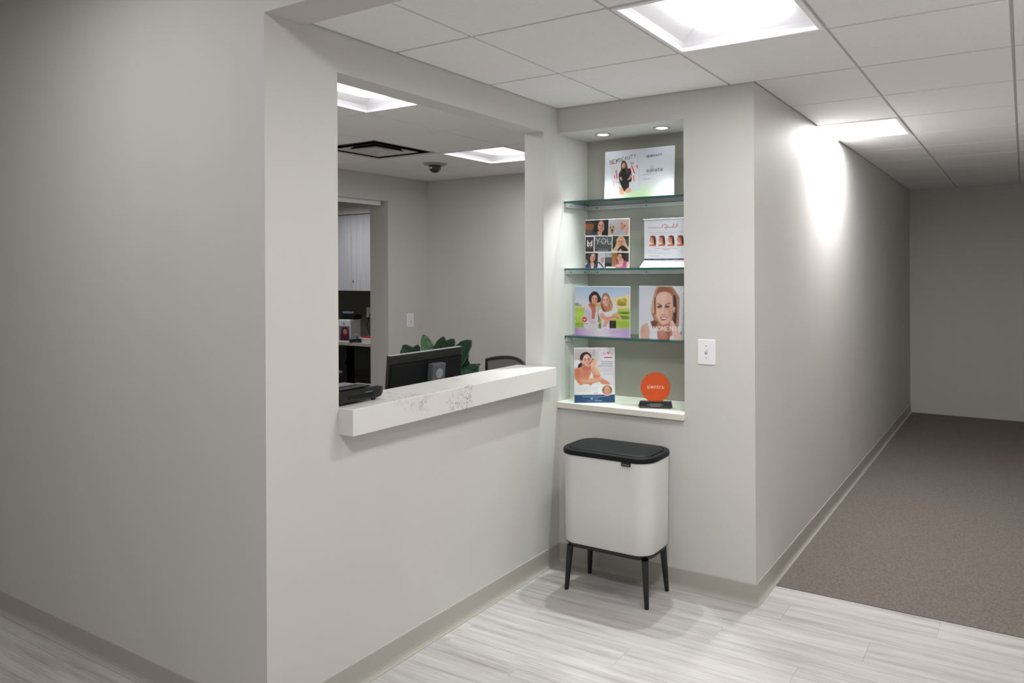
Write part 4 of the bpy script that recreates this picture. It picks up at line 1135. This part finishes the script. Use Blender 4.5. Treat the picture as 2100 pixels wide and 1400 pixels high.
# ------------------------------------------------------------------ back office through the doorway
def cabinet(x0, x1, label, hinge):
    t = thing('wall_cabinet', label, 'cabinet', ((x0 + x1) / 2, 3.03, 1.395), 0, 'pale wall cabinets in the back office')
    h = (x1 - x0) / 2
    MB().box(-h, h, -.15, .17, 0, .945).build('carcass', M['cabwood'], t)
    dr = MB().box(-h + .002, h - .002, -.172, -.1505, .003, .94, .0015, 1).build('door', M['cabwood'], t)
    MB().cyl((hinge * (h - .04), -.172, .13), (hinge * (h - .04), -.186, .13), .009, .011, 14).build('knob', M['alu'], dr, True)
cabinet(-4.985, -4.565, 'pale woodgrain wall cabinet nearest the doorway jamb', -1)
cabinet(-5.405, -4.985, 'pale woodgrain wall cabinet at the left edge of the doorway', -1)
o = MB().box(-6.3, -4.35, 2.58, 3.2, .755, .795, .003, 1).build('office_counter', M['desk'])
tag(o, 'grey worktop in the back office under the cabinets', 'worktop')
t = thing('base_cabinet', 'black base cabinet under the right end of the office worktop', 'cabinet', (-4.50, 2.90, 0))
MB().box(-.14, .14, -.28, .28, .06, .754).build('carcass', M['darkcab'], t)
MB().box(-.14, .14, -.24, .28, 0, .06).build('plinth', M['darkcab'], t)
for z0, z1 in ((.07, .40), (.41, .745)):
    d = MB().box(-.138, .138, -.30, -.2805, z0, z1, .002, 1).build('drawer', M['darkcab'], t)
    MB().box(-.06, .06, -.315, -.3005, z1 - .05, z1 - .04, .002, 1).build('handle', M['satinblack'], d)
t = thing('base_cabinet', 'black double door cabinet behind the dark swivel chair', 'cabinet', (-5.6, 3.0, 0))
MB().box(-.6, .6, -.18, .18, .06, .754).build('carcass', M['darkcab'], t)
for x in (-.3, .3):
    MB().box(x - .297, x + .297, -.2, -.1805, .07, .745, .002, 1).build('door', M['darkcab'], t)
# dark desk chair tucked there
t = thing('desk_chair', 'dark swivel chair tucked under the office worktop', 'chair', (-4.85, 2.28, 0), .5)
m = MB(); m.loft([rrect(.20, .20, .08, .40), rrect(.22, .22, .09, .42), rrect(.22, .22, .09, .45), rrect(.19, .19, .08, .47)]); m.build('seat', M['bluegrey'], t, True)
m = MB(); m.tube([(.0, .2, .42), (.0, .27, .46), (0, .29, .56)], .016, 8); m.build('back_support', M['satinblack'], t, True)
m = MB(); m.loft([rrect(.2, .02, .018, .52, 0, .29), rrect(.22, .022, .02, .62, 0, .30), rrect(.2, .02, .018, .72, 0, .31)]); m.build('backrest', M['satinblack'], t, True)
MB().cyl((0, 0, .09), (0, 0, .40), .025).build('gas_column', M['satinblack'], t, True)
for k in range(5):
    a = 2 * math.pi * k / 5
    e = (.25 * math.cos(a), .25 * math.sin(a), .06)
    lg = MB().cyl((0, 0, .10), e, .02, .013, 10).build('base_arm', M['satinblack'], t, True)
    q = (-math.sin(a) * .012, math.cos(a) * .012)
    MB().cyl((e[0] - q[0], e[1] - q[1], .028), (e[0] + q[0], e[1] + q[1], .028), .028, n=14).build('castor', M['black'], lg, True)
# things on the worktop
t = thing('brochure_box', 'white brochure box with a woman portrait on the office worktop', 'box', (-4.86, 2.72, .795), .15)
MB().box(-.11, .085, -.08, .10, 0, .26, .003, 1).build('carton', M['paper'], t)
m = MB(); m.loft([[(-.11, -.02, .2605), (.085, -.02, .2605), (.085, .10, .2605), (-.11, .10, .2605)], [(-.12, 0, .33), (.10, 0, .33), (.10, .12, .31), (-.12, .12, .31)]]); m.build('open_flap', M['satinblack'], t)
MB().box(-.10, .06, .0, .02, .33, .355, .002, 1).build('leaflet', M['bluegrey'], t)
p = Print([(30, 0), (110, 0), (110, 190), (30, 190)], 34, 60, (226, 224, 230))
p.rect(30, 50, 110, 190, (120, 116, 126), 8); p.poly([(45, 190), (50, 80), (75, 58), (98, 80), (105, 190)], (90, 34, 60), 8); p.face(76, 105, 15, 26, 0, (216, 150, 128), SH); p.text('l', 60, 16, 14, 22, 4, 5, (60, 60, 90))
p.mesh('print', .16, .235, -.0805, t).location = (-.005, 0, .01)
t = thing('desk_phone', 'black desk phone with cord beside the red folder', 'phone', (-4.52, 2.98, .795), -.2)
m = MB(); m.loft([[(-.10, -.10, 0), (.10, -.10, 0), (.10, .08, 0), (-.10, .08, 0)], [(-.10, -.10, .03), (.10, -.10, .03), (.10, .07, .10), (-.10, .07, .10)]]); m.build('body', M['satinblack'], t)
m = MB(); m.tube([(-.07, .1 * math.cos(a) - .01, .08 + .09 * math.sin(a)) for a in [math.pi * k / 10 for k in range(11)]], .022, 10); m.build('handset', M['black'], t, True)
t = thing('paper_stack', 'stack of cream papers under the red folder', 'paper stack', (-4.50, 2.75, .795), .05)
for k, (dx, z) in enumerate(((0, 0), (.006, .013), (-.004, .027), (.004, .040))):
    MB().box(-.12 + dx, .12 + dx, -.09, .09, z, z + .012, .001, 1).build('booklet', M['cream'] if k % 2 == 0 else M['paper'], t)
o = MB().box(-.11, .11, -.085, .085, 0, .014, .003, 1).build('red_folder', M['red']); o.location = (-4.49, 2.75, .8485); o.rotation_euler = (0, 0, -.08)
tag(o, 'red folder lying on the paper stack in the back office', 'folder')
t = thing('tape_dispenser', 'grey blue tape dispenser on the office worktop', 'dispenser', (-4.70, 2.66, .795), .1)
MB().box(-.06, .05, -.03, .03, 0, .045, .01, 2).build('base', M['bluegrey'], t)
m = MB(); m.cyl((0, -.018, .06), (0, .018, .06), .04, n=24); m.build('reel', M['greyplastic'], t, True)
t = thing('stapler', 'black stapler in front of the tape dispenser', 'stapler', (-4.62, 2.605, .795), .3)
MB().box(-.075, .075, -.015, .015, 0, .012, .003, 1).build('base', M['satinblack'], t)
m = MB(); m.box(-.075, .07, -.014, .014, 0, .02, .005, 2, Matrix.Translation((0, 0, .02)) @ Matrix.Rotation(-.08, 4, 'Y')); m.build('arm', M['satinblack'], t)
MB().box(.055, .072, -.012, .012, .010, .03).build('hinge', M['satinblack'], t)
t = wall_plate('power_outlet', 'pale power outlet above the office worktop', 'outlet', (-5.04, 3.2, 1.112), 0, .11, .128, False)
o = MB().tube([(-5.02, 3.19, 1.09), (-5.0, 3.15, 1.04), (-5.02, 3.14, .96), (-4.99, 3.13, .88), (-4.9, 3.10, .803)], .005, 8).build('power_cable', M['black'], None, True)
tag(o, 'thin dark power cable hanging from the office outlet', 'cable')
